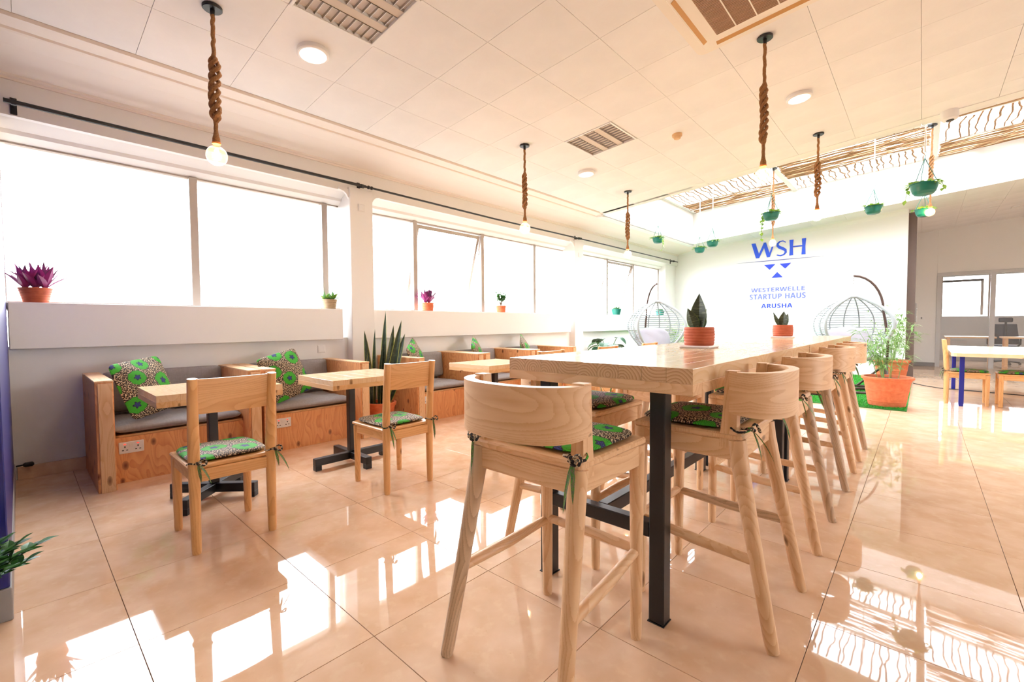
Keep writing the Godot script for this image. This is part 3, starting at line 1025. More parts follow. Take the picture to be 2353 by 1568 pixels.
# ---------------------------------------------------------------- lamps and fittings on the ceiling
func build_ceiling_fittings() -> void:
	# rope pendants
	var spots := [[-3.39, -0.9, ceil_y(-3.39), 2.266, "over the table nearest the blue wall"], [-3.39, -3.95, ceil_y(-3.39), 2.263, "hanging in front of the middle window bay"], [-3.4, -6.4, ceil_y(-3.4), 2.234, "farthest along the windows, beside the last window bay"], [-0.955, -4.0, ceil_y(-0.955), 2.324, "beside the ceiling cassette, over the long bar table"], [-0.955, -6.45, ceil_y(-0.955), 2.431, "over the far end of the bar table"], [-2.09, -9.5, roof_y(-2.09) - 0.02, 2.64, "from the left rafter of the skylight"], [0.05, -9.42, roof_y(0.05) - 0.02, 2.83, "from the right rafter of the skylight"]]
	for s in spots:
		var t := thing("rope_pendant", "glowing globe bulb on knotted brown rope, %s" % s[4], "lamp", Vector3(s[0], s[2], s[1]), rng.randf() * TAU, "rope pendant lamps")
		var drop: float = s[2] - s[3]
		pendant(t, drop)
	# surface discs
	for s in [[-3.385, -1.54, "nearest the blue wall"], [-3.385, -5.21, "near the middle window"], [-0.945, -5.25, "over the long bar table"]]:
		var t := thing("ceiling_disc_light", "lit round white ceiling light, %s" % s[2], "light", Vector3(s[0], ceil_y(s[0]), s[1]), 0.0, "round ceiling lights")
		t.rotation.z = atan(SLOPE)
		var b := MB.new()
		b.lathe([Vector2(0.11, 0.002), Vector2(0.113, -0.03), Vector2(0.105, -0.037), Vector2(0.093, -0.037), Vector2(0.093, -0.03), Vector2(0.0, -0.03)], 40)
		part("ring", b, M.white_plastic, t)
		b = MB.new()
		b.lathe([Vector2(0.092, -0.0335), Vector2(0.0, -0.0345)], 40)
		part("diffuser", b, M.disc, t)
		var al := AreaLight3D.new()
		al.area_size = Vector2(0.18, 0.18)
		al.light_energy = 1.0
		al.light_color = Color(1.0, 0.96, 0.92)
		al.shadow_enabled = true
		al.rotation.x = -PI / 2
		al.position.y = -0.045
		t.add_child(al)
	# louvre fittings, switched off
	for s in [[-2.75, -1.535, "beside the round light in the foreground"], [-2.75, -4.535, "near the middle of the room"]]:
		var t := thing("louvre_light", "square recessed louvre light with three reflector rows, %s" % s[2], "light", Vector3(s[0], ceil_y(s[0]), s[1]), 0.0, "louvre ceiling lights")
		t.rotation.z = atan(SLOPE)
		louvre(t)
	var far := thing("louvre_light", "unlit recessed louvre light on the dim ceiling beyond the skylight", "light", Vector3(0.86, ceil_y(0.86), -13.45), 0.0, "louvre ceiling lights")
	far.rotation.z = atan(SLOPE)
	louvre(far)
	var dl := thing("ceiling_disc_light", "unlit round ceiling light on the dim ceiling beyond the skylight", "light", Vector3(1.45, ceil_y(1.45), -14.3), 0.0, "round ceiling lights")
	dl.rotation.z = atan(SLOPE)
	var rb := MB.new()
	rb.lathe([Vector2(0.11, 0.002), Vector2(0.113, -0.03), Vector2(0.09, -0.034), Vector2(0.0, -0.034)], 32)
	part("ring", rb, M.white_plastic, dl)
	cassette()
	# smoke detector
	var t := thing("smoke_detector", "small cream smoke detector on the ceiling near the skylight", "detector", Vector3(-2.1, ceil_y(-2.1), -5.1))
	t.rotation.z = atan(SLOPE)
	var b := MB.new()
	b.lathe([Vector2(0.055, 0.001), Vector2(0.055, -0.02), Vector2(0.05, -0.028), Vector2(0.0, -0.028)], 24)
	part("base", b, M.cream_plastic, t)
	b = MB.new()
	b.lathe([Vector2(0.04, -0.028), Vector2(0.036, -0.05), Vector2(0.024, -0.056), Vector2(0.0, -0.057)], 24)
	part("chamber", b, M.cream_plastic, t)
	var cy := thing("ceiling_sensor", "white cylinder fitting on the ceiling at the skylight edge", "sensor", Vector3(0.17, ceil_y(0.17), -7.0))
	cy.rotation.z = atan(SLOPE)
	b = MB.new()
	b.lathe([Vector2(0.075, 0.001), Vector2(0.072, -0.09), Vector2(0.062, -0.1), Vector2(0.0, -0.1)], 28)
	part("housing", b, M.white_plastic, cy)
	b = MB.new()
	b.lathe([Vector2(0.035, -0.1), Vector2(0.03, -0.112), Vector2(0.0, -0.115)], 20)
	part("lens", b, M.dark_plastic, cy)

func pendant(t: Node3D, drop: float) -> void:
	var b := MB.new()
	b.lathe([Vector2(0.056, 0.0), Vector2(0.056, -0.014), Vector2(0.052, -0.018), Vector2(0.014, -0.019), Vector2(0.013, -0.055), Vector2(0.0, -0.056)], 28)
	part("canopy", b, M.black, t)
	var r := 0.0125
	var k0: float = drop * 0.33
	var k1: float = drop * 0.77
	b = MB.new()
	var p := []
	for i in 60: p.append(Vector3(0.002 * sin(i * 0.4), -0.05 - (k0 - 0.05) * i / 59.0, 0.002 * cos(i * 0.3)))
	b.tube(p, r, 12, true, Vector2(), 3, 0.045)
	p = []
	for i in 40: p.append(Vector3(0, -k1 - (drop - 0.13 - k1) * i / 39.0, 0))
	b.tube(p, r, 12, true, Vector2(), 3, 0.045)
	part("cord", b, M.rope, t)
	b = MB.new()
	var turns := (k1 - k0) / 0.17
	for s in 3:
		p = []
		var n := 110
		for i in n + 1:
			var f := float(i) / n
			var a := TAU * (turns * f + s / 3.0)
			var lump := 0.013 + 0.009 * absf(sin(PI * f * turns * 1.5 + s))
			var e: float = min(1.0, min(f, 1.0 - f) * 12.0)
			p.append(Vector3(cos(a) * lump * e * 1.25 + 0.006 * sin(f * 9.0), -k0 - (k1 - k0) * f, sin(a) * lump * e))
		b.tube(p, 0.0135, 9, true, Vector2(), 3, 0.05)
	part("knot", b, M.rope, t)
	b = MB.new()
	b.lathe([Vector2(0.012, -drop + 0.155), Vector2(0.016, -drop + 0.13), Vector2(0.022, -drop + 0.108), Vector2(0.023, -drop + 0.083), Vector2(0.0, -drop + 0.083)], 20)
	part("socket", b, M.rope, t)
	b = MB.new()
	b.lathe([Vector2(0.0, -drop + 0.086), Vector2(0.0245, -drop + 0.086), Vector2(0.0255, -drop + 0.08), Vector2(0.0245, -drop + 0.073), Vector2(0.0, -drop + 0.073)], 20)
	part("collar", b, M.copper, t)
	b = MB.new()
	var pr := [Vector2(0.018, -drop + 0.075), Vector2(0.019, -drop + 0.06)]
	for i in 15:
		var a := 0.36 + (PI - 0.36) * i / 14.0
		pr.append(Vector2(0.0615 * sin(a), -drop + 0.0615 * cos(a)))
	pr[-1] = Vector2(0.0, pr[-1].y)
	pr.reverse()
	b.lathe(pr, 32)
	var bulb := part("bulb", b, M.bulb, t)
	b = MB.new()
	for s in 4:
		var a := TAU * s / 4.0
		b.tube([Vector3(cos(a) * 0.006, -drop + 0.042, sin(a) * 0.006), Vector3(cos(a) * 0.016, -drop + 0.012, sin(a) * 0.016), Vector3(cos(a) * 0.012, -drop - 0.03, sin(a) * 0.012)], 0.003, 6)
	part("filament", b, M.filament, bulb)
	var ol := OmniLight3D.new()
	ol.light_color = Color(1.0, 0.8, 0.58)
	ol.light_energy = 0.35
	ol.light_size = 0.03
	ol.omni_range = 14.0
	ol.omni_attenuation = 2.0
	ol.shadow_enabled = true
	ol.position = Vector3(0, -drop, 0)
	t.add_child(ol)

func louvre(t: Node3D) -> void:
	var b := MB.new()
	for e in [[Vector3(0, 0, 0.288), Vector3(0.596, 0.03, 0.02)], [Vector3(0, 0, -0.288), Vector3(0.596, 0.03, 0.02)], [Vector3(0.288, 0, 0), Vector3(0.02, 0.03, 0.556)], [Vector3(-0.288, 0, 0), Vector3(0.02, 0.03, 0.556)]]:
		b.box(e[0] + Vector3(0, 0.008, 0), e[1], 0.002)
	part("frame", b, M.white_plastic, t)
	for x in [-0.098, 0.098]:
		var q := MB.new()
		q.box(Vector3(x, 0.012, 0), Vector3(0.075, 0.018, 0.556), 0.002)
		part("divider", q, M.fixture, t)
	for r in 3:
		var x0 := -0.207 + r * 0.207 + (0.0 if r == 1 else 0.0)
		var wd := 0.12 if r == 1 else 0.142
		x0 = [-0.207, 0.0, 0.207][r]
		for k in 10:
			var q := MB.new()
			q.slab(PackedVector2Array([Vector2(-wd / 2, 0.0), Vector2(wd / 2, 0.0), Vector2(wd / 2 - 0.02, 0.05), Vector2(-wd / 2 + 0.02, 0.05)]), 0.004, Transform3D(Basis(Vector3.RIGHT, 0.25), Vector3(x0, 0.002, -0.252 + k * 0.056)))
			part("louvre_blade", q, M.louvre, t)
		for s in [-1, 1]:
			var q := MB.new()
			q.quad(Vector3(x0 + s * wd / 2, 0.0, -0.278), Vector3(x0 + s * wd / 2, 0.0, 0.278), Vector3(x0 + s * (wd / 2 - 0.03), 0.055, 0.278), Vector3(x0 + s * (wd / 2 - 0.03), 0.055, -0.278), Vector3(-s, -0.5, 0).normalized())
			q.quad(Vector3(x0 + s * wd / 2 + s * 0.002, 0.0, -0.278), Vector3(x0 + s * wd / 2 + s * 0.002, 0.0, 0.278), Vector3(x0 + s * (wd / 2 - 0.028), 0.055, 0.278), Vector3(x0 + s * (wd / 2 - 0.028), 0.055, -0.278), Vector3(s, 0.5, 0).normalized())
			part("reflector", q, M.louvre, t)
		var tb := MB.new()
		tb.tube([Vector3(x0, 0.045, -0.27), Vector3(x0, 0.045, 0.27)], 0.008, 8)
		part("tube", tb, M.white_plastic, t)

func cassette() -> void:
	var t := thing("air_conditioner", "white ceiling cassette air conditioner with brown grille", "air conditioner", Vector3(-0.92, ceil_y(-0.92), -3.35))
	t.rotation.z = atan(SLOPE)
	var s := 0.475
	var b := MB.new()
	# raised frame with rounded corners
	var outer := PackedVector2Array()
	for k in 4:
		for i in 6:
			var a := PI / 2 * k + PI / 2 * i / 5.0
			var cx := (s - 0.06) * (1 if k == 0 or k == 3 else -1)
			var cy := (s - 0.06) * (1 if k < 2 else -1)
			outer.append(Vector2(cx + 0.06 * cos(a), cy + 0.06 * sin(a)))
	b.slab(outer, 0.022, Transform3D(Basis(Vector3.RIGHT, Vector3(0, 0, 1), Vector3(0, -1, 0)), Vector3(0, 0.002, 0)))
	part("panel", b, M.ac_panel, t)
	b = MB.new()
	b.box(Vector3(0, -0.024, 0), Vector3(0.82, 0.012, 0.82), 0.005)
	part("inner_panel", b, M.ac_panel, t)
	for k in 4:
		var q := MB.new()
		var xf := Transform3D(Basis(Vector3.UP, PI / 2 * k), Vector3())
		q.box(Vector3(0, 0, 0), Vector3(0.62, 0.004, 0.05), 0.001, 0, Vector2(), xf * Transform3D(Basis(Vector3.RIGHT, 0.5), Vector3(0, -0.031, 0.365)))
		part("vane", q, M.ac_vane, t)
	b = MB.new()
	b.box(Vector3(0, -0.031, 0), Vector3(0.56, 0.006, 0.56), 0.002)
	var g := part("grille", b, M.ac_grille, t)
	b = MB.new()
	for k in 36: b.box(Vector3(0, -0.036, -0.27 + k * 0.0154), Vector3(0.55, 0.006, 0.006))
	var sl := part("grille_slats", b, M.ac_grille, g)
	sl.set_meta("kind", "stuff")
	b = MB.new()
	for x in [-0.14, 0.0, 0.14]: b.box(Vector3(x, -0.0385, 0), Vector3(0.008, 0.005, 0.55))
	part("grille_rib", b, M.ac_panel, g)

# ---------------------------------------------------------------- the long bar table
func build_bar_table() -> void:
	var ends := [[-1.56, -3.72, "near half with sawn end towards the camera"], [-3.74, -6.2, "far half nearer the logo wall"]]
	var x0 := -1.44
	var x1 := -0.58
	var top := 1.01
	for e in ends:
		var z0: float = e[0]
		var z1: float = e[1]
		var t := thing("bar_table", "pine bar table on black steel legs, %s" % e[2], "table", Vector3((x0 + x1) / 2, 0, (z0 + z1) / 2), 0.0, "bar tables end to end")
		var hx := (x1 - x0) / 2
		var hz := (z0 - z1) / 2
		var n := 9
		var w := (x1 - x0) / n
		for k in n:
			var xc := -hx + (k + 0.5) * w
			var b := MB.new()
			b.box(Vector3(xc, top - 0.0275, 0), Vector3(w - 0.0006, 0.055, hz * 2 - 0.002), 0.0012, 2, ro())
			var pl := part("plank", b, M.top_wood, t)
			# sawn end showing its rings
			b = MB.new()
			var v4 := (k * 7 + 1) % 4
			var u0 := v4 * 0.25 + 0.003
			var u1 := u0 + 0.244
			var y0 := top - 0.0538
			b.quad(Vector3(xc - w / 2 + 0.0009, y0, hz - 0.0006), Vector3(xc + w / 2 - 0.0009, y0, hz - 0.0006), Vector3(xc + w / 2 - 0.0009, top - 0.0012, hz - 0.0006), Vector3(xc - w / 2 + 0.0009, top - 0.0012, hz - 0.0006), Vector3(0, 0, 1), Vector2(u0, 0.96), Vector2(u1, 0.96), Vector2(u1, 0.3), Vector2(u0, 0.3))
			part("end_grain", b, M.end, pl)
		# lower frame boards
		for q in [[Vector3(0, top - 0.0755, hz - 0.045), Vector3(hx * 2, 0.041, 0.09), 0], [Vector3(0, top - 0.0755, -hz + 0.045), Vector3(hx * 2, 0.041, 0.09), 0], [Vector3(hx - 0.045, top - 0.0755, 0), Vector3(0.09, 0.041, hz * 2 - 0.18), 2], [Vector3(-hx + 0.045, top - 0.0755, 0), Vector3(0.09, 0.041, hz * 2 - 0.18), 2]]:
			var b := MB.new()
			b.box(q[0], q[1], 0.0015, q[2], ro())
			part("frame_board", b, M.pine, t)
		# steel underframe
		var lx := 0.27
		var lz := hz - (0.1 if z0 > -3.0 else 0.045)
		for sx in [-1, 1]:
			for sz in [-1, 1]:
				var b := MB.new()
				b.box(Vector3(lx * sx, 0.4585, lz * sz), Vector3(0.062, 0.911, 0.062), 0.004)
				var lg := part("leg", b, M.black, t)
				b = MB.new()
				b.box(Vector3(lx * sx, 0.002, lz * sz), Vector3(0.068, 0.004, 0.068))
				part("foot_plate", b, M.black, lg)
		for sz in [-1, 1]:
			var b := MB.new()
			b.box(Vector3(0, 0.36, lz * sz), Vector3(lx * 2 - 0.062, 0.06, 0.05), 0.004)
			part("cross_bar", b, M.black, t)
		var b2 := MB.new()
		b2.box(Vector3(0, 0.36, 0), Vector3(0.05, 0.06, lz * 2 - 0.05), 0.004)
		part("long_bar", b2, M.black, t)

# ---------------------------------------------------------------- bar stools
func make_stool(label: String, at: Vector3, turn: float, grey := -1) -> Node3D:
	var t := thing("bar_stool", label, "stool", at, turn, "pine bar stools")
	var wv := 0.232
	var b := MB.new()
	b.box(Vector3(0, 0.7425, -0.005), Vector3(0.47, 0.025, 0.43), 0.006, 0, ro())
	part("seat", b, M.pine, t)
	# aprons
	for q in [[Vector3(0, 0.692, -0.2), Vector3(0.4, 0.076, 0.028), 0], [Vector3(0, 0.692, 0.19), Vector3(0.4, 0.076, 0.03), 0], [Vector3(-0.213, 0.692, -0.005), Vector3(0.028, 0.076, 0.39), 2], [Vector3(0.213, 0.692, -0.005), Vector3(0.028, 0.076, 0.39), 2]]:
		b = MB.new()
		b.box(q[0], q[1], 0.003, q[2], ro())
		part("apron", b, M.pine, t)
	var feet := []
	for s in [-1, 1]:
		# front legs, upright
		b = MB.new()
		b.tube([Vector3(0.207 * s, 0.0, -0.2), Vector3(0.207 * s, 0.02, -0.2), Vector3(0.208 * s, 0.4, -0.2), Vector3(0.21 * s, 0.73, -0.198)], [0.019, 0.021, 0.024, 0.028], 12, true, ro())
		part("leg", b, M.pine, t)
		# raked back leg that bends at the seat and carries on up as the post
		b = MB.new()
		var p := [Vector3(0.252 * s, 0.0, 0.325), Vector3(0.25 * s, 0.02, 0.32), Vector3(0.228 * s, 0.4, 0.245), Vector3(0.214 * s, 0.66, 0.196), Vector3(0.212 * s, 0.73, 0.187)]
		b.tube(p, [0.021, 0.023, 0.027, 0.031, 0.032], 12, true, ro())
		var lg := part("leg", b, M.grey_pine if grey == s else M.pine, t)
		b = MB.new()
		b.slab(PackedVector2Array([Vector2(-0.03, 0.0), Vector2(0.032, 0.0), Vector2(0.026, 0.14), Vector2(0.018, 0.29), Vector2(-0.022, 0.29), Vector2(-0.024, 0.14)]), 0.044, Transform3D(Basis(Vector3(0, 0, 1), Vector3(0.012 * s, 1, 0.05).normalized(), Vector3(-1, 0, 0)), Vector3(0.21 * s + 0.022, 0.7, 0.158)), 1, ro())
		part("back_post", b, M.pine, t)
		# side stretcher
		b = MB.new()
		b.tube([Vector3(0.207 * s, 0.33, -0.19), Vector3(0.22 * s, 0.31, 0.03), Vector3(0.233 * s, 0.3, 0.262)], [0.017, 0.021, 0.018], 10, true, ro())
		part("stretcher", b, M.grey_pine if grey == 3 and s == 1 else M.pine, t)
	b = MB.new()
	b.tube([Vector3(-0.205, 0.335, -0.2), Vector3(0, 0.34, -0.2), Vector3(0.205, 0.335, -0.2)], [0.017, 0.021, 0.017], 10, true, ro())
	part("stretcher", b, M.pine, t)
	# bent back: a tall band that bows out behind the posts
	b = MB.new()
	var off := ro()
	var rows := []
	var n := 28
	for i in n + 1:
		var th := PI * i / n
		var cs := cos(th)
		var sn := sin(th)
		var ex: float = signf(cs) * pow(absf(cs), 0.85)
		var ez: float = pow(sn, 0.95)
		var mid := Vector2(0.228 * ex, 0.165 + 0.155 * ez)
		rows.append(mid)
	for i in n:
		var al0 := 0.6 * i / n
		var al1 := 0.6 * (i + 1) / n
		var q := []
		for k in 2:
			var c: Vector2 = rows[i + k]
			var tg: Vector2 = (rows[min(i + k + 1, n)] - rows[max(i + k - 1, 0)]).normalized()
			var nn := Vector2(tg.y, -tg.x)
			var hh := 0.5 * (0.036 if true else 0.03)
			q.append([c - nn * hh, c + nn * hh, nn])
		var y0 := 0.815
		var y1 := 0.985
		var lo0: float = y0 + 0.02 * pow(absf(1.0 - 2.0 * i / n), 4)
		var lo1: float = y0 + 0.02 * pow(absf(1.0 - 2.0 * (i + 1) / n), 4)
		for side in [0, 1]:
			var a: Vector2 = q[0][side]
			var c: Vector2 = q[1][side]
			var sg := -1.0 if side == 0 else 1.0
			var n0 := Vector3(q[0][2].x, 0, q[0][2].y) * sg
			var n1 := Vector3(q[1][2].x, 0, q[1][2].y) * sg
			var A := Vector3(a.x, lo0, a.y); var B := Vector3(c.x, lo1, c.y); var C := Vector3(c.x, y1, c.y); var D := Vector3(a.x, y1, a.y)
			b.tri(A, B, C, n0, n1, n1, Vector2(al0, lo0) + off, Vector2(al1, lo1) + off, Vector2(al1, y1) + off)
			b.tri(A, C, D, n0, n1, n0, Vector2(al0, lo0) + off, Vector2(al1, y1) + off, Vector2(al0, y1) + off)
		for e in [0, 1]:
			var ya: float = y1 if e else lo0
			var yb: float = y1 if e else lo1
			b.quad(Vector3(q[0][0].x, ya, q[0][0].y), Vector3(q[0][1].x, ya, q[0][1].y), Vector3(q[1][1].x, yb, q[1][1].y), Vector3(q[1][0].x, yb, q[1][0].y), Vector3(0, 1 if e else -1, 0), Vector2(al0, 0) + off, Vector2(al0, 0.03) + off, Vector2(al1, 0.03) + off, Vector2(al1, 0) + off)
		if i == 0 or i == n - 1:
			var k := 0 if i == 0 else 1
			var nn3 := Vector3(0, 0, -1)
			var yb2: float = lo0 if i == 0 else lo1
			b.quad(Vector3(q[k][0].x, yb2, q[k][0].y), Vector3(q[k][1].x, yb2, q[k][1].y), Vector3(q[k][1].x, 0.985, q[k][1].y), Vector3(q[k][0].x, 0.985, q[k][0].y), nn3, off, off + Vector2(0.03, 0), off + Vector2(0.03, 0.17), off + Vector2(0, 0.17))
	part("backrest", b, M.pine, t)
	return t

func tie(parent: Node3D, at: Vector3, sd: int, r := 0.036) -> void:
	var q := RandomNumberGenerator.new()
	q.seed = sd
	var b := MB.new()
	var p := []
	for i in 13:
		var a := TAU * i / 12.0
		p.append(at + Vector3(cos(a) * r, 0.006 * sin(a * 2.0 + sd), sin(a) * r))
	b.tube(p, 0.0045, 6, true, Vector2(sd * 0.3, 0), 0, 0.05, 0.7)
	var kx := at + Vector3(r * 0.4, 0, r * 0.95)
	b.tube([kx + Vector3(-0.012, 0.004, 0), kx + Vector3(0.012, -0.004, 0.003)], 0.008, 8)
	for s in 2:
		var l := 0.09 + q.randf() * 0.07
		var d := Vector3(q.randf() - 0.3, -1.2 + s * 0.5, 0.3 + q.randf() * 0.5).normalized()
		b.leaf(kx, d, l, 0.015, 0.9, 0.2, 0.002, 6, 2, q.randf())
	# a loop of the bow
	var lp := []
	for i in 9:
		var a := PI * i / 8.0
		lp.append(kx + Vector3(0.034 * sin(a), 0.014 * sin(2.0 * a) + 0.004, 0.012 * (1 - cos(a))))
	b.tube(lp, 0.005, 6)
	part("tie", b, M.cloth_tie, parent)

func seat_pad(label: String, at: Vector3, turn: float, w: float, d: float, sd: int, back: float, tx: float, group: String, r := 0.036) -> void:
	var t := thing("seat_cushion", label, "cushion", at, turn, group)
	var b := MB.new()
	b.pad(w, d, 0.04, 0.35, 0.006, sd, 20, 5.0, 0.3, 1.75)
	part("pad", b, M.print, t)
	for s in [-1, 1]: tie(t, Vector3(tx * s, 0.018, back), sd * 3 + s, r)

func build_stools() -> void:
	var cx := -0.97
	var G := "printed cushions on the bar stools"
	make_stool("pine bar stool with curved back at the near head of the bar table", Vector3(cx, 0, -1.31), 0.0, -1)
	seat_pad("green flowered cushion on the stool at the near head of the bar table", Vector3(cx, 0.755, -1.335), 0.0, 0.43, 0.385, 1, 0.225, 0.212, G)
	var zs := [-2.01, -2.92, -4.065, -4.95]
	var nth := ["nearest", "second", "third", "farthest"]
	for k in 4:
		make_stool("pine bar stool with curved back, %s on the open floor side of the bar table" % nth[k], Vector3(-0.69, 0, zs[k]), PI / 2, [3, 1, -1, 1][k])
		seat_pad("green flowered cushion on the %s stool along the open floor side" % nth[k], Vector3(-0.715, 0.755, zs[k]), PI / 2, 0.43, 0.385, 2 + k, 0.225, 0.212, G)
	var zl := [-2.03, -2.98, -4.07, -5.0]
	for k in 4:
		make_stool("pine bar stool with curved back, %s on the window side of the bar table" % nth[k], Vector3(-1.33, 0, zl[k]), -PI / 2, -1)
		seat_pad("green flowered cushion on the %s stool along the window side" % nth[k], Vector3(-1.305, 0.755, zl[k]), -PI / 2, 0.43, 0.385, 7 + k, 0.225, 0.212, G)

# ---------------------------------------------------------------- benches along the windows
func build_benches() -> void:
	var spans := [[-0.34, -1.40, "next to the blue wall"], [-1.42, -2.43, "before the snake plant"], [-3.03, -4.07, "just past the snake plant"], [-4.09, -5.12, "in mid far trio"], [-5.14, -6.19, "last before the second column"]]
	var xf := -4.21
	var xb := -5.06
	var k := 0
	for s in spans:
		k += 1
		var z0: float = s[0]
		var z1: float = s[1]
		var t := thing("bench", "built-in pine bench with high box arms, %s" % s[2], "bench", Vector3((xf + xb) / 2, 0, (z0 + z1) / 2), 0.0, "benches along the windows")
		var hx := (xf - xb) / 2
		var hz := (z0 - z1) / 2
		for e in [-1, 1]:
			var zc: float = (hz - 0.05) * e
			var b := MB.new()
			b.box(Vector3(0, 0.39, zc), Vector3(hx * 2 - 0.012, 0.78, 0.1), 0.003, 1, ro())
			var arm := part("arm", b, M.ply, t)
			b = MB.new()
			b.box(Vector3(hx - 0.003, 0.385, zc - 0.004), Vector3(0.018, 0.77, 0.078), 0.002, 1, ro())
			part("front_board", b, M.pine, arm)
			b = MB.new()
			b.box(Vector3(0.002, 0.783, zc), Vector3(hx * 2 - 0.004, 0.012, 0.102), 0.002, 0, ro())
			part("cap", b, M.pine, arm)
		var b := MB.new()
		b.box(Vector3(hx - 0.18, 0.17, 0), Vector3(0.018, 0.34, hz * 2 - 0.2), 0.001, 1, ro())
		part("front_panel", b, M.ply, t)
		b = MB.new()
		b.box(Vector3(-0.06, 0.345, 0), Vector3(hx * 2 - 0.25, 0.02, hz * 2 - 0.2), 0.002, 2, ro())
		part("seat_board", b, M.pine2, t)
		# seat and back cushions, loose on the bench
		var c := thing("bench_seat_cushion", "long grey linen seat cushion on the bench %s" % s[2], "cushion", Vector3((xf + xb) / 2, 0.356, (z0 + z1) / 2), 0.0, "grey bench cushions")
		b = MB.new()
		b.pad(0.66, hz * 2 - 0.205, 0.085, 0.5, 0.022, 20 + k, 26, 14.0, 0.12, 2.0)
		var pd := part("cover", b, M.linen, c)
		pd.position = Vector3(-0.055, 0, 0)
		var bc := thing("bench_back_cushion", "grey linen back cushion against the wall on the bench %s" % s[2], "cushion", Vector3(xb + 0.02, 0.445, (z0 + z1) / 2), 0.0, "grey bench cushions")
		b = MB.new()
		b.pad(hz * 2 - 0.21, 0.34, 0.11, 0.5, 0.012, 40 + k, 22, 14.0, 0.12, 2.0)
		var q := part("cover", b, M.linen, bc)
		q.transform = Transform3D(Basis(Vector3(0, 0, 1), Vector3(1, 0.12, 0).normalized(), Vector3(-0.12, 1, 0).normalized()), Vector3(0.05, 0.175, 0))
		# printed throw pillow leaning in the left corner
		var th := thing("throw_pillow", "green flowered throw pillow leaning on the bench %s" % s[2], "pillow", Vector3(-4.62, 0.445, z0 - 0.29), 0.0, "flowered throw pillows")
		b = MB.new()
		b.pad(0.45, 0.45, 0.15, 0.5, 0.012, 60 + k, 22, 12.0, 0.75, 1.5)
		q = part("cover", b, M.print, th)
		var up := Vector3(-0.28, 1.0, 0.22).normalized()
		if k > 2: up = Vector3(-0.38, 1.0, 0.06).normalized()
		var face := Vector3(1, 0.3, -0.75)
		if k == 2: face = Vector3(1, 0.3, -0.3)
		face = (face - up * face.dot(up)).normalized()
		var sidev := up.cross(face).normalized()
		var roll := 0.1 if k < 3 else 0.5
		q.transform = Transform3D(Basis(sidev, face, sidev.cross(face)).rotated(face, roll), Vector3(0, 0.22 + (0.05 if k > 2 else 0.0), 0))
		if k > 2: th.position = Vector3(-4.76, 0.445, z0 - 0.3)
	# power sockets set in the front panels
	var n := ["on the bench next to the blue wall", "behind the first dining chair, on the second bench", "at the left end of the third bench front"]
	for i in 3:
		var z: float = [-0.545, -1.63, -3.2][i]
		var t := thing("power_socket", "white double power socket with red lights, %s" % n[i], "socket", Vector3(-4.381, 0.262, z), PI / 2, "bench power sockets")
		var b := MB.new()
		b.box(Vector3(0, 0, 0.004), Vector3(0.146, 0.086, 0.01), 0.003)
		part("plate", b, M.white_plastic, t)
		for s in [-1, 1]:
			b = MB.new()
			b.box(Vector3(0.038 * s, 0.006, 0.0095), Vector3(0.007, 0.012, 0.002))
			b.box(Vector3(0.038 * s - 0.012, -0.018, 0.0095), Vector3(0.011, 0.006, 0.002))
			b.box(Vector3(0.038 * s + 0.012, -0.018, 0.0095), Vector3(0.011, 0.006, 0.002))
			part("pin_holes", b, M.dark_plastic, t)
			b = MB.new()
			b.box(Vector3(0.038 * s, 0.026, 0.01), Vector3(0.014, 0.007, 0.003), 0.001)
			part("indicator_light", b, M.red_led, t)
		b = MB.new()
		b.box(Vector3(0, 0.016, 0.01), Vector3(0.024, 0.024, 0.004), 0.001)
		part("switch", b, M.white_plastic, t)

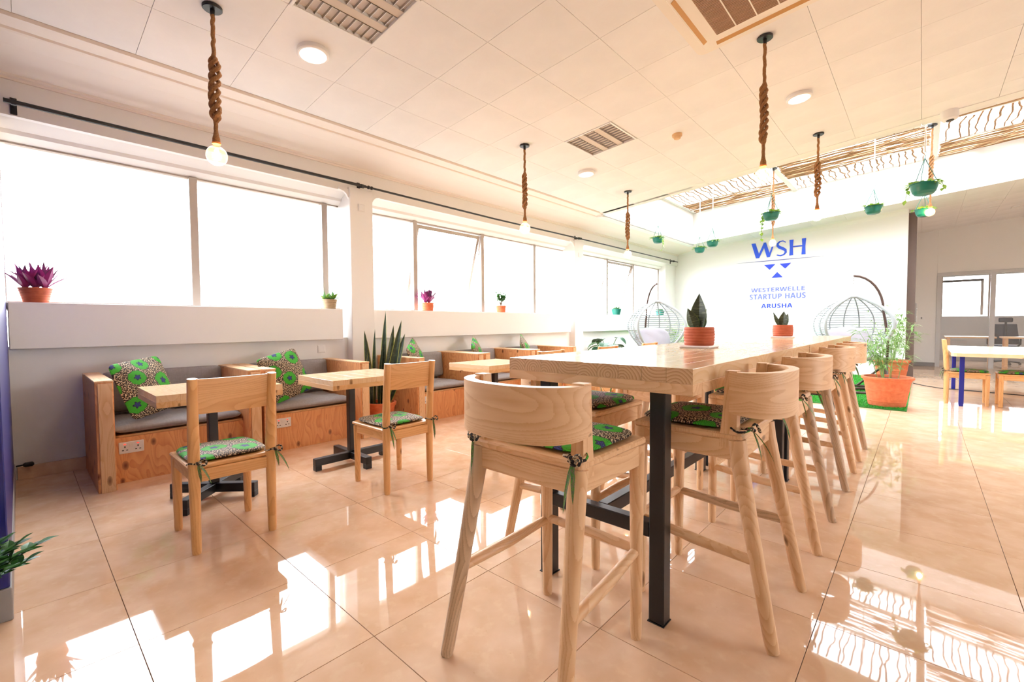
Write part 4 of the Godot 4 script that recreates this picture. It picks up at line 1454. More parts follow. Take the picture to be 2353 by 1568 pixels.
# ---------------------------------------------------------------- small square tables
func build_cafe_tables() -> void:
	var spots := [[-3.68, -0.9, PI / 4, -3.56, -0.87, "nearest the blue wall"], [-3.555, -1.93, 0.0, -3.57, -1.88, "next before the snake plant"], [-3.48, -3.5, 0.0, -3.45, -3.5, "third along the benches, past the snake plant"], [-3.48, -4.62, 0.0, -3.48, -4.62, "fourth along the benches, behind the bar table"], [-3.48, -5.7, 0.0, -3.48, -5.7, "last along the benches"]]
	for s in spots:
		var t := thing("cafe_table", "small pine table on a black cross foot, %s" % s[5], "table", Vector3(s[0], 0, s[1]), 0.0, "small cafe tables")
		for k in 6:
			var b := MB.new()
			b.box(Vector3(0, 0.73, -0.3 + k * 0.12), Vector3(0.62, 0.04, 0.1196), 0.0008, 0, ro())
			part("plank", b, M.top_wood, t)
		for e in [[Vector3(0, 0.692, 0.3), Vector3(0.62, 0.036, 0.12), 0], [Vector3(0, 0.692, -0.3), Vector3(0.62, 0.036, 0.12), 0], [Vector3(0.26, 0.692, 0), Vector3(0.1, 0.036, 0.48), 2], [Vector3(-0.26, 0.692, 0), Vector3(0.1, 0.036, 0.48), 2]]:
			var b := MB.new()
			b.box(e[0], e[1], 0.001, e[2], ro())
			part("frame_board", b, M.pine2, t)
		var c := Vector3(s[3] - s[0], 0, s[4] - s[1])
		var b := MB.new()
		b.box(c + Vector3(0, 0.4, 0), Vector3(0.055, 0.6, 0.055), 0.004)
		part("column", b, M.black, t)
		b = MB.new()
		b.box(c + Vector3(0, 0.7, 0), Vector3(0.3, 0.012, 0.3), 0.002)
		part("top_plate", b, M.black, t)
		for k in 2:
			var xf := Transform3D(Basis(Vector3.UP, s[2] + PI / 2 * k), c)
			b = MB.new()
			b.box(Vector3(0, 0.068, 0), Vector3(0.56 + 0.08 * k, 0.06 - 0.002 * k, 0.052), 0.003, 0, Vector2(), xf)
			var ft := part("foot_bar", b, M.black, t)
			for e in [-1, 1]:
				b = MB.new()
				b.box(Vector3((0.255 + 0.04 * k) * e, 0.02, 0), Vector3(0.05, 0.04, 0.052), 0.002, 0, Vector2(), xf)
				part("foot_pad", b, M.black, ft)

# ---------------------------------------------------------------- dining chairs
func make_chair(label: String, at: Vector3, turn: float, group := "dining chairs at the cafe tables") -> Node3D:
	var t := thing("dining_chair", label, "chair", at, turn, group)
	# faces -z; back legs at +z
	for s in [-1, 1]:
		var b := MB.new()
		var p := [Vector3(0.182 * s, 0, 0.2), Vector3(0.182 * s, 0.02, 0.2), Vector3(0.182 * s, 0.3, 0.2), Vector3(0.182 * s, 0.46, 0.2), Vector3(0.184 * s, 0.7, 0.215), Vector3(0.186 * s, 0.905, 0.238)]
		b.tube(p, [0.02, 0.022, 0.025, 0.027, 0.025, 0.023], 12, true, ro())
		part("leg", b, M.chair_wood, t)
		b = MB.new()
		b.tube([Vector3(0.18 * s, 0, -0.2), Vector3(0.18 * s, 0.02, -0.2), Vector3(0.18 * s, 0.25, -0.2), Vector3(0.18 * s, 0.42, -0.2)], [0.018, 0.02, 0.023, 0.025], 12, true, ro())
		part("leg", b, M.chair_wood, t)
		b = MB.new()
		b.box(Vector3(0.182 * s, 0.4, 0), Vector3(0.024, 0.06, 0.36), 0.003, 2, ro())
		part("seat_rail", b, M.chair_wood, t)
	for z in [-0.2, 0.2]:
		var b := MB.new()
		b.box(Vector3(0, 0.4, z), Vector3(0.32, 0.062, 0.026), 0.003, 0, ro())
		part("seat_rail", b, M.chair_wood, t)
	var b := MB.new()
	b.box(Vector3(0, 0.441, -0.012), Vector3(0.415, 0.022, 0.425), 0.006, 0, ro())
	part("seat", b, M.chair_wood, t)
	# slightly bowed back board between the posts
	b = MB.new()
	var n := 10
	var off := ro()
	for i in n:
		for k in 2:
			pass
		var xa := -0.172 + 0.344 * i / n
		var xb := -0.172 + 0.344 * (i + 1) / n
		var za := 0.018 * (1 - pow(xa / 0.172, 2))
		var zb := 0.018 * (1 - pow(xb / 0.172, 2))
		var P := func(x: float, y: float, d: float) -> Vector3: return Vector3(x, y, 0.205 + 0.11 * (y - 0.7) + d)
		for side in [-0.011, 0.011]:
			var nn := Vector3(0, 0, signf(side))
			b.quad(P.call(xa, 0.72, za + side), P.call(xb, 0.72, zb + side), P.call(xb, 0.9, zb + side), P.call(xa, 0.9, za + side), nn, Vector2(xa, 0.72) + off, Vector2(xb, 0.72) + off, Vector2(xb, 0.9) + off, Vector2(xa, 0.9) + off)
		for e in [0.72, 0.9]:
			b.quad(P.call(xa, e, za - 0.011), P.call(xb, e, zb - 0.011), P.call(xb, e, zb + 0.011), P.call(xa, e, za + 0.011), Vector3(0, 1 if e > 0.8 else -1, 0), Vector2(xa, 0) + off, Vector2(xb, 0) + off, Vector2(xb, 0.02) + off, Vector2(xa, 0.02) + off)
	part("backrest", b, M.chair_wood, t)
	return t

func build_chairs() -> void:
	var q := [[-2.925, -0.762, "nearest the camera, at the first cafe table"], [-2.9, -1.858, "at the second cafe table"], [-2.92, -3.52, "at the third cafe table"], [-2.92, -4.6, "at the fourth cafe table"], [-2.92, -5.68, "at the last cafe table"]]
	var k := 0
	for s in q:
		k += 1
		make_chair("honey pine dining chair with solid back board, %s" % s[2], Vector3(s[0], 0, s[1]), PI / 2)
		seat_pad("green flowered cushion tied to the dining chair %s" % s[2], Vector3(s[0] - 0.025, 0.452, s[1]), PI / 2, 0.385, 0.385, 80 + k, 0.225, 0.183, "printed cushions on the dining chairs", 0.03)

# ---------------------------------------------------------------- plants
func pot_lathe(r0: float, r1: float, h: float, ribs := 0, rim := 0.0) -> Array:
	var p := [Vector2(0.0, 0.0), Vector2(r0 * 0.96, 0.0), Vector2(r0, 0.006)]
	if ribs > 0:
		for i in ribs:
			for j in 7:
				var f := (i + j / 6.0) / ribs
				var r := lerpf(r0, r1, f) * (0.97 + 0.035 * sin(PI * j / 6.0))
				if ribs > 4 and r0 == r1: r *= 1.0 + 0.05 * sin(PI * f)
				p.append(Vector2(r, 0.006 + (h - 0.006) * f))
	else:
		p.append(Vector2(lerpf(r0, r1, 0.86), h * 0.86))
		if rim > 0.0:
			p.append_array([Vector2(lerpf(r0, r1, 0.86) + rim, h * 0.87), Vector2(r1 + rim, h * 0.97)])
		p.append(Vector2(r1 + rim, h))
	p.append_array([Vector2(r1 * 0.93, h), Vector2(r1 * 0.9, h * 0.88), Vector2(0.0, h * 0.88)])
	return p

func pot_of(t: Node3D, r0: float, r1: float, h: float, m: Material, ribs := 0, rim := 0.0, soil: Material = null) -> void:
	var b := MB.new()
	b.lathe(pot_lathe(r0, r1, h, ribs, rim), 40)
	part("pot", b, m, t)
	b = MB.new()
	b.lathe([Vector2(r1 * 0.905, h * 0.885), Vector2(r1 * 0.5, h * 0.91), Vector2(0, h * 0.92)], 24)
	part("soil", b, soil if soil else M.soil, t)

func rosette(t: Node3D, at: Vector3, n: int, l: float, w: float, mats: Array, tilt0: float, tilt1: float, sd: int, called := "leaf", shape := 0) -> void:
	var q := RandomNumberGenerator.new()
	q.seed = sd
	for i in n:
		var a := i * 2.399 + q.randf() * 0.4
		var f := float(i) / n
		var el := lerpf(tilt0, tilt1, f) + (q.randf() - 0.5) * 0.2
		var d := Vector3(cos(a) * cos(el), sin(el), sin(a) * cos(el))
		var b := MB.new()
		b.leaf(at + Vector3(cos(a), 0, sin(a)) * 0.008, d, l * (0.75 + 0.45 * q.randf()), w * (0.8 + 0.4 * q.randf()), 0.35, 0.35, 0.0015, 6, shape)
		part(called, b, mats[i % mats.size()], t)

func build_plants() -> void:
	# on the window sill
	var t := thing("potted_bromeliad", "large magenta-leaved plant in a ribbed terracotta pot on the sill beside the blue wall", "plant", Vector3(-5.08, 1.355, -0.1))
	pot_of(t, 0.072, 0.098, 0.115, M.terra2, 6)
	for c in [[Vector3(0, 0.11, 0), 26, 0.2], [Vector3(0.03, 0.11, -0.05), 16, 0.19], [Vector3(0, 0.11, 0.055), 18, 0.18]]:
		rosette(t, c[0], c[1], c[2], 0.046, [M.magenta, M.magenta2, M.magenta], 0.7, 1.5, int(c[1]))
	t = thing("potted_succulent", "small green succulent in a tan ribbed pot on the sill by the first column", "plant", Vector3(-5.09, 1.355, -2.44))
	pot_of(t, 0.07, 0.09, 0.11, M.tan_pot, 5)
	for k in 4: rosette(t, Vector3(0.03 * cos(k * 1.6), 0.105, 0.05 * sin(k * 1.6)), 9, 0.1, 0.034, [M.leaf_sage, M.leaf_light], 0.3, 1.4, 30 + k)
	t = thing("potted_bromeliad", "smaller magenta-leaved plant in a terracotta pot in front of the open sash", "plant", Vector3(-5.09, 1.355, -3.85))
	pot_of(t, 0.075, 0.082, 0.115, M.terra, 5)
	for k in 3: rosette(t, Vector3(0.02 * cos(k * 2.1), 0.11, 0.035 * sin(k * 2.1)), 18, 0.2, 0.048, [M.magenta, M.magenta, M.magenta2], 0.7, 1.5, 40 + k)
	t = thing("potted_shrub", "small bushy green shrub in a terracotta pot on the middle sill", "plant", Vector3(-5.09, 1.355, -5.32))
	pot_of(t, 0.072, 0.084, 0.11, M.terra, 0)
	shrub(t, Vector3(0, 0.1, 0), 0.26, 0.12, 22, M.leaf, 51)
	t = thing("potted_succulent", "pale green plant in a teal pot on the far sill behind the open sash", "plant", Vector3(-5.09, 1.355, -9.07))
	pot_of(t, 0.085, 0.115, 0.13, M.green_pot, 0, 0.004)
	for k in 5: rosette(t, Vector3(0.05 * cos(k * 1.3), 0.12, 0.06 * sin(k * 1.3)), 10, 0.09, 0.025, [M.leaf_sage], 0.2, 1.3, 60 + k)
	t = thing("potted_succulent", "teal potted plant on the far sill, seen through the hanging chair", "plant", Vector3(-5.09, 1.355, -11.35))
	pot_of(t, 0.09, 0.12, 0.14, M.green_pot, 0, 0.004)
	for k in 5: rosette(t, Vector3(0.05 * cos(k * 1.3), 0.12, 0.06 * sin(k * 1.3)), 10, 0.1, 0.025, [M.leaf_sage, M.leaf], 0.2, 1.3, 70 + k)
	# on the bar table: two dwarf snake plants in ribbed pots on saucers
	for k in 2:
		t = thing("potted_snake_plant", ["broad-leaved dwarf snake plant in a ribbed terracotta pot, near one on the bar table", "dwarf snake plant in a ribbed terracotta pot at the far end of the bar table"][k], "plant", [Vector3(-1.05, 1.01, -2.92), Vector3(-1.05, 1.01, -5.25)][k], 0.0, "potted snake plants on the bar table")
		var b := MB.new()
		b.box(Vector3(0, 0.008, 0), Vector3(0.19, 0.016, 0.19), 0.007)
		part("saucer", b, M.saucer, t)
		var s := Node3D.new()
		s.name = "planting"
		s.position.y = 0.016
		t.add_child(s)
		pot_of(s, 0.088, 0.088, 0.115, M.terra2, 6, 0.0, M.pebble)
		var br := RandomNumberGenerator.new()
		br.seed = 5 + k
		for i in 14:
			var a := br.randf() * TAU
			var rr := 0.03 + br.randf() * 0.04
			var pb := MB.new()
			pb.lathe([Vector2(0, -0.006), Vector2(0.007, -0.003), Vector2(0.008, 0.002), Vector2(0.004, 0.006), Vector2(0, 0.007)], 7, Vector3(cos(a) * rr, 0.108, sin(a) * rr))
			part("pebble", pb, M.pebble, s)
		# the broad side of the leaves turned to the camera
		var spec := [[Vector3(0.0, 1, 0.0), 0.235, 0.105, 0.85, Vector3(0, 0, 0)], [Vector3(-0.3, 1, 0.2), 0.15, 0.08, 0.9, Vector3(-0.015, 0, 0.02)], [Vector3(0.22, 1, -0.05), 0.14, 0.085, 0.6, Vector3(0.02, 0, 0.015)], [Vector3(0.1, 1, -0.3), 0.12, 0.07, 0.3, Vector3(0.0, 0, -0.02)]]
		if k == 1: spec = [[Vector3(0.05, 1, 0), 0.16, 0.085, 0.8, Vector3()], [Vector3(-0.42, 1, 0.3), 0.17, 0.05, 1.9, Vector3(-0.015, 0, 0.015)], [Vector3(0.18, 1, -0.1), 0.14, 0.07, 0.6, Vector3(0.02, 0, 0.01)]]
		for q in spec:
			var lb := MB.new()
			lb.leaf(Vector3(0, 0.095, 0) + q[4], q[0], q[1], q[2], -0.05, 0.3, 0.006, 12, 0, q[3])
			part("leaf", lb, M.hahnii, s)
	# tall snake plant in the gap at the column
	t = thing("potted_snake_plant", "tall dark snake plant in a terracotta pot between the benches at the column", "plant", Vector3(-4.5, 0, -2.73))
	pot_of(t, 0.12, 0.16, 0.3, M.terra, 0, 0.012)
	var q2 := RandomNumberGenerator.new()
	q2.seed = 8
	for s in [[-0.02, 0.06, 0.86, 0.03, 0.0], [0.03, 0.0, 1.06, 0.02, -0.05], [-0.05, 0.1, 0.62, 0.06, 0.06], [0.05, -0.03, 0.98, 0.03, -0.22], [0.0, -0.05, 0.85, 0.0, -0.36], [0.02, 0.03, 0.7, 0.05, -0.05], [-0.04, -0.06, 0.92, -0.05, -0.2], [0.06, -0.05, 0.5, 0.1, -0.38], [-0.04, 0.08, 0.85, 0.0, 0.1]]:
		var lb := MB.new()
		lb.leaf(Vector3(s[0], 0.26, s[1]), Vector3(s[3], 1, s[4]), s[2], 0.085 + q2.randf() * 0.02, -0.02, 0.3, 0.006, 12, 2, 0.6 + q2.randf() * 0.4)
		part("leaf", lb, M.snake, t)
	# leafy plant at the left edge by the blue wall
	t = thing("leafy_plant", "leafy dark green pot plant at the left edge against the end of the blue wall", "plant", Vector3(-2.3, 0, 0.27))
	pot_of(t, 0.1, 0.14, 0.26, M.tan_pot, 0, 0.01)
	leafy(t, Vector3(0, 0.24, 0), 14)
	# monstera behind the far chairs
	t = thing("potted_monstera", "broad-leaved monstera in a pot beyond the second column", "plant", Vector3(-4.6, 0, -7.85))
	pot_of(t, 0.14, 0.18, 0.3, M.terra, 0, 0.012)
	var q3 := RandomNumberGenerator.new()
	q3.seed = 12
	for i in 13:
		var a := i * 2.4
		var h := 0.42 + 0.22 * q3.randf()
		var tip := Vector3(cos(a) * 0.2, 0.26 + h, sin(a) * 0.2)
		var sb := MB.new()
		sb.tube([Vector3(0, 0.26, 0), Vector3(cos(a) * 0.07, 0.26 + h * 0.6, sin(a) * 0.07), tip], 0.006, 6)
		part("stalk", sb, M.leaf, t)
		var lb := MB.new()
		lb.leaf(tip - Vector3(cos(a), 0, sin(a)) * 0.03, Vector3(cos(a), 0.3, sin(a)), 0.28, 0.2, 1.5, 0.2, 0.002, 8, 0)
		part("leaf", lb, M.leaf_sage if i % 4 == 1 else M.leaf_dark, t)
	# bamboo in big terracotta pots on the grass mat
	var bs := [["big terracotta pot of thin bamboo at the front corner of the grass mat", Vector3(-0.34, 0.02, -7.98), 0.2, 0.27, 0.4, 0.75, 10], ["terracotta pot of bamboo at the far end of the grass mat by the post", Vector3(-0.42, 0.02, -11.2), 0.2, 0.27, 0.42, 1.15, 14], ["bamboo pot in the window corner behind the hanging chair", Vector3(-4.35, 0.02, -10.9), 0.17, 0.22, 0.36, 1.0, 8]]
	for s in bs:
		t = thing("potted_bamboo", s[0], "plant", s[1], 0.0, "potted bamboo on the grass mat")
		var h: float = s[4]
		var b := MB.new()
		var r0: float = s[2]
		var r1: float = s[3]
		var pr := [Vector2(0, 0), Vector2(r0 * 0.96, 0), Vector2(r0, 0.01)]
		for f in [0.16, 0.18, 0.2, 0.5, 0.52, 0.54, 0.56, 0.58, 0.82]:
			var g := 0.004 if f in [0.18, 0.52, 0.56] else 0.0
			pr.append(Vector2(lerpf(r0, r1 * 0.97, f) + g, h * f))
		pr.append_array([Vector2(r1 * 0.98, h * 0.9), Vector2(r1 * 1.05, h * 0.92), Vector2(r1 * 1.06, h * 0.98), Vector2(r1 * 1.03, h), Vector2(r1 * 0.95, h), Vector2(r1 * 0.92, h * 0.9), Vector2(0, h * 0.9)])
		b.lathe(pr, 48)
		part("pot", b, M.terra, t)
		b = MB.new()
		b.lathe([Vector2(r1 * 0.925, h * 0.905), Vector2(0, h * 0.93)], 24)
		part("soil", b, M.soil, t)
		bamboo(t, h * 0.92, s[5], s[6], int(h * 100) + s[6])
	# hanging baskets under the skylight
	var hp := [[Vector3(-4.1, 2.88, -9.02), 0.11, "leftmost, with a short vine"], [Vector3(-3.78, 2.81, -10.5), 0.11, "lower one left of the logo"], [Vector3(-3.15, 2.745, -9.45), 0.11, "upper one left of the logo"], [Vector3(-1.69, 2.73, -7.56), 0.108, "before a bulb with vines trailing left"], [Vector3(-0.57, 2.81, -8.56), 0.108, "on a hook right of the logo"], [Vector3(-0.02, 2.735, -7.3), 0.13, "largest, at the right with ivy at both sides"], [Vector3(-0.02, 2.87, -9.65), 0.11, "at the right below the largest one"]]
	var k := 0
	for s in hp:
		k += 1
		hanging(s[0], s[1], "dark green hanging bowl of trailing leaves, %s" % s[2], k)

func shrub(t: Node3D, at: Vector3, h: float, r: float, n: int, m: Material, sd: int) -> void:
	var q := RandomNumberGenerator.new()
	q.seed = sd
	for i in n:
		var a := q.randf() * TAU
		var tip := at + Vector3(cos(a) * r * sqrt(q.randf()), h * (0.5 + 0.45 * q.randf()), sin(a) * r * sqrt(q.randf()))
		var b := MB.new()
		b.tube([at, at.lerp(tip, 0.5) + Vector3(0, h * 0.12, 0), tip], 0.0028, 5)
		part("twig", b, M.stem, t)
		b = MB.new()
		for j in 14:
			var f := 0.45 + 0.55 * q.randf()
			var d := Vector3(q.randf() - 0.5, 0.4 * q.randf(), q.randf() - 0.5)
			b.leaf(at.lerp(tip, f) + Vector3(0, h * 0.1, 0) * (1 - f), d, 0.06, 0.022, 0.4, 0.3, 0.0, 3)
		var o := part("foliage", b, m, t)
		o.set_meta("kind", "stuff")

func leafy(t: Node3D, at: Vector3, sd: int) -> void:
	var q := RandomNumberGenerator.new()
	q.seed = sd
	var tips := [Vector3(-0.14, 0.1, -0.2), Vector3(-0.08, 0.16, -0.14), Vector3(0.02, 0.2, 0.0), Vector3(-0.12, 0.17, -0.12), Vector3(0.1, 0.15, 0.05), Vector3(-0.12, 0.04, -0.16), Vector3(0.0, 0.1, 0.12), Vector3(-0.16, 0.08, -0.22), Vector3(-0.1, 0.12, -0.18), Vector3(-0.15, 0.13, -0.24), Vector3(-0.17, 0.05, -0.26), Vector3(-0.12, 0.16, -0.2), Vector3(-0.18, 0.1, -0.29)]
	for e in tips:
		var tip: Vector3 = at + e
		var b := MB.new()
		b.tube([at, at.lerp(tip, 0.5) + Vector3(0, 0.03, 0), tip], 0.005, 6)
		part("stem", b, M.leaf, t)
		for j in 14:
			var f := 0.4 + 0.6 * j / 13.0
			var a := j * 2.4 + q.randf()
			var ax: Vector3 = e.normalized()
			var d := (Vector3(cos(a), 0.2, sin(a)) + ax * (0.4 + f)).normalized()
			b = MB.new()
			b.leaf(at.lerp(tip, f), d, 0.05 + 0.015 * q.randf(), 0.036, 0.3, 0.25, 0.0015, 6)
			part("leaf", b, M.leaf if j % 3 else M.leaf_dark, t)

func bamboo(t: Node3D, y0: float, h: float, n: int, sd: int) -> void:
	var q := RandomNumberGenerator.new()
	q.seed = sd
	for i in n:
		var a := q.randf() * TAU
		var r := 0.02 + 0.1 * q.randf()
		var base := Vector3(cos(a) * r, y0 - 0.02, sin(a) * r)
		var hh := h * (0.55 + 0.45 * q.randf())
		var lean := Vector3(cos(a), 0, sin(a)) * hh * (0.12 + 0.3 * q.randf())
		var tip := base + lean + Vector3(0, hh, 0)
		var mid := base.lerp(tip, 0.5) - lean * 0.12
		var b := MB.new()
		b.tube([base, mid, tip], [0.0045, 0.004, 0.002], 6)
		part("cane", b, M.bamboo, t)
		b = MB.new()
		for j in 12:
			var f := 0.3 + 0.7 * j / 11.0
			var p := base.lerp(mid, f * 2.0) if f < 0.5 else mid.lerp(tip, f * 2.0 - 1.0)
			var an := q.randf() * TAU
			var out := Vector3(cos(an), 0.25, sin(an)).normalized()
			var tw := p + out * (0.06 + 0.1 * q.randf())
			b.tube([p, tw], 0.0016, 4)
			for l in 7:
				var d := (out + Vector3(q.randf() - 0.5, q.randf() * 0.5 - 0.35, q.randf() - 0.5) * 1.5).normalized()
				b.leaf(p.lerp(tw, 0.3 + 0.7 * q.randf()), d, 0.07 + 0.05 * q.randf(), 0.014, 0.7, 0.2, 0.0, 4)
		var o := part("foliage", b, M.bamboo, t)
		o.set_meta("kind", "stuff")

func hanging(at: Vector3, r: float, label: String, sd: int) -> void:
	var t := thing("hanging_planter", label, "plant", at, 0.0, "hanging planters under the skylight")
	var q := RandomNumberGenerator.new()
	q.seed = 200 + sd
	var h := r * 1.05
	var b := MB.new()
	var pr := [Vector2(0, -h * 0.5), Vector2(r * 0.45, -h * 0.5), Vector2(r * 0.66, -h * 0.44), Vector2(r * 0.84, -h * 0.22), Vector2(r * 0.94, h * 0.12), Vector2(r * 0.98, h * 0.4), Vector2(r * 1.04, h * 0.42), Vector2(r * 1.05, h * 0.5), Vector2(r * 0.97, h * 0.5), Vector2(r * 0.92, h * 0.4), Vector2(0, h * 0.4)]
	b.lathe(pr, 32)
	part("bowl", b, M.green_pot, t)
	b = MB.new()
	b.lathe([Vector2(r * 0.93, h * 0.41), Vector2(0, h * 0.45)], 20)
	part("soil", b, M.soil, t)
	var hook := Vector3(0, h * 0.5 + r * 2.3, 0)
	b = MB.new()
	for k in 3:
		var a := TAU * k / 3 + sd
		b.tube([Vector3(cos(a) * r, h * 0.45, sin(a) * r), hook], 0.004, 5)
	b.tube([hook, hook + Vector3(0.004, 0.03, 0), hook + Vector3(0.018, 0.045, 0), hook + Vector3(0.012, 0.07, 0), hook + Vector3(-0.008, 0.075, 0)], 0.0032, 5)
	part("hanger", b, M.green_pot, t)
	b = MB.new()
	var top := roof_y(at.x) - at.y - 0.014
	var p := []
	for i in 40: p.append(hook + Vector3(0, 0.07 + (top - hook.y - 0.07) * i / 39.0, 0))
	b.tube(p, 0.009, 8, true, Vector2(), 2, 0.05)
	part("cord", b, M.white_rope, t)
	b = MB.new()
	for i in 44:
		var a := q.randf() * TAU
		var rr := r * 0.95 * sqrt(q.randf())
		b.leaf(Vector3(cos(a) * rr, h * 0.42, sin(a) * rr), Vector3(cos(a), 0.4 + q.randf(), sin(a)), 0.06 + 0.045 * q.randf(), 0.04, 1.1, 0.2, 0.0, 4)
	var o := part("foliage", b, M.leaf_light, t)
	o.set_meta("kind", "stuff")
	if sd in [1, 4, 6]:
		for v in ([[-0.9, -0.3, 0.34], [-0.75, -0.5, 0.24]] if sd == 4 else [[0.9, 0.4, 0.26]] if sd == 1 else [[-1.0, -0.3, 0.14], [0.9, 0.4, 0.1]]):
			b = MB.new()
			var d := Vector3(v[0], 0, v[0] * 0.7).normalized()
			var vp := []
			for i in 9:
				var f := i / 8.0
				vp.append(Vector3(0, h * 0.45, 0) + d * (r * 0.8 + 0.1 * sqrt(f)) + Vector3(0, 0.03 * sin(PI * f) - v[2] * f * f, 0))
			b.tube(vp, 0.003, 4)
			for i in range(1, 9):
				b.leaf(vp[i], Vector3(q.randf() - 0.5, -0.2, q.randf() - 0.5), 0.06, 0.046, 0.6, 0.2, 0.0, 4)
			var vo := part("vine", b, M.leaf_light, t)

# ---------------------------------------------------------------- hanging egg chairs on the grass mat
func egg(a: float, f: float, w: float, h: float) -> Vector3:
	# f 0 top .. 1 bottom; a the angle round
	var r: float = w * pow(sin(PI * pow(f, 0.62)), 0.85) if f < 0.38 else w * cos((f - 0.38) / 0.62 * PI / 2 * 0.92)
	r = w * pow(clampf(sin(PI * pow(f, 0.75)), 0, 1), 1.12)
	return Vector3(sin(a) * r, h * (1 - f), cos(a) * r * 0.92)

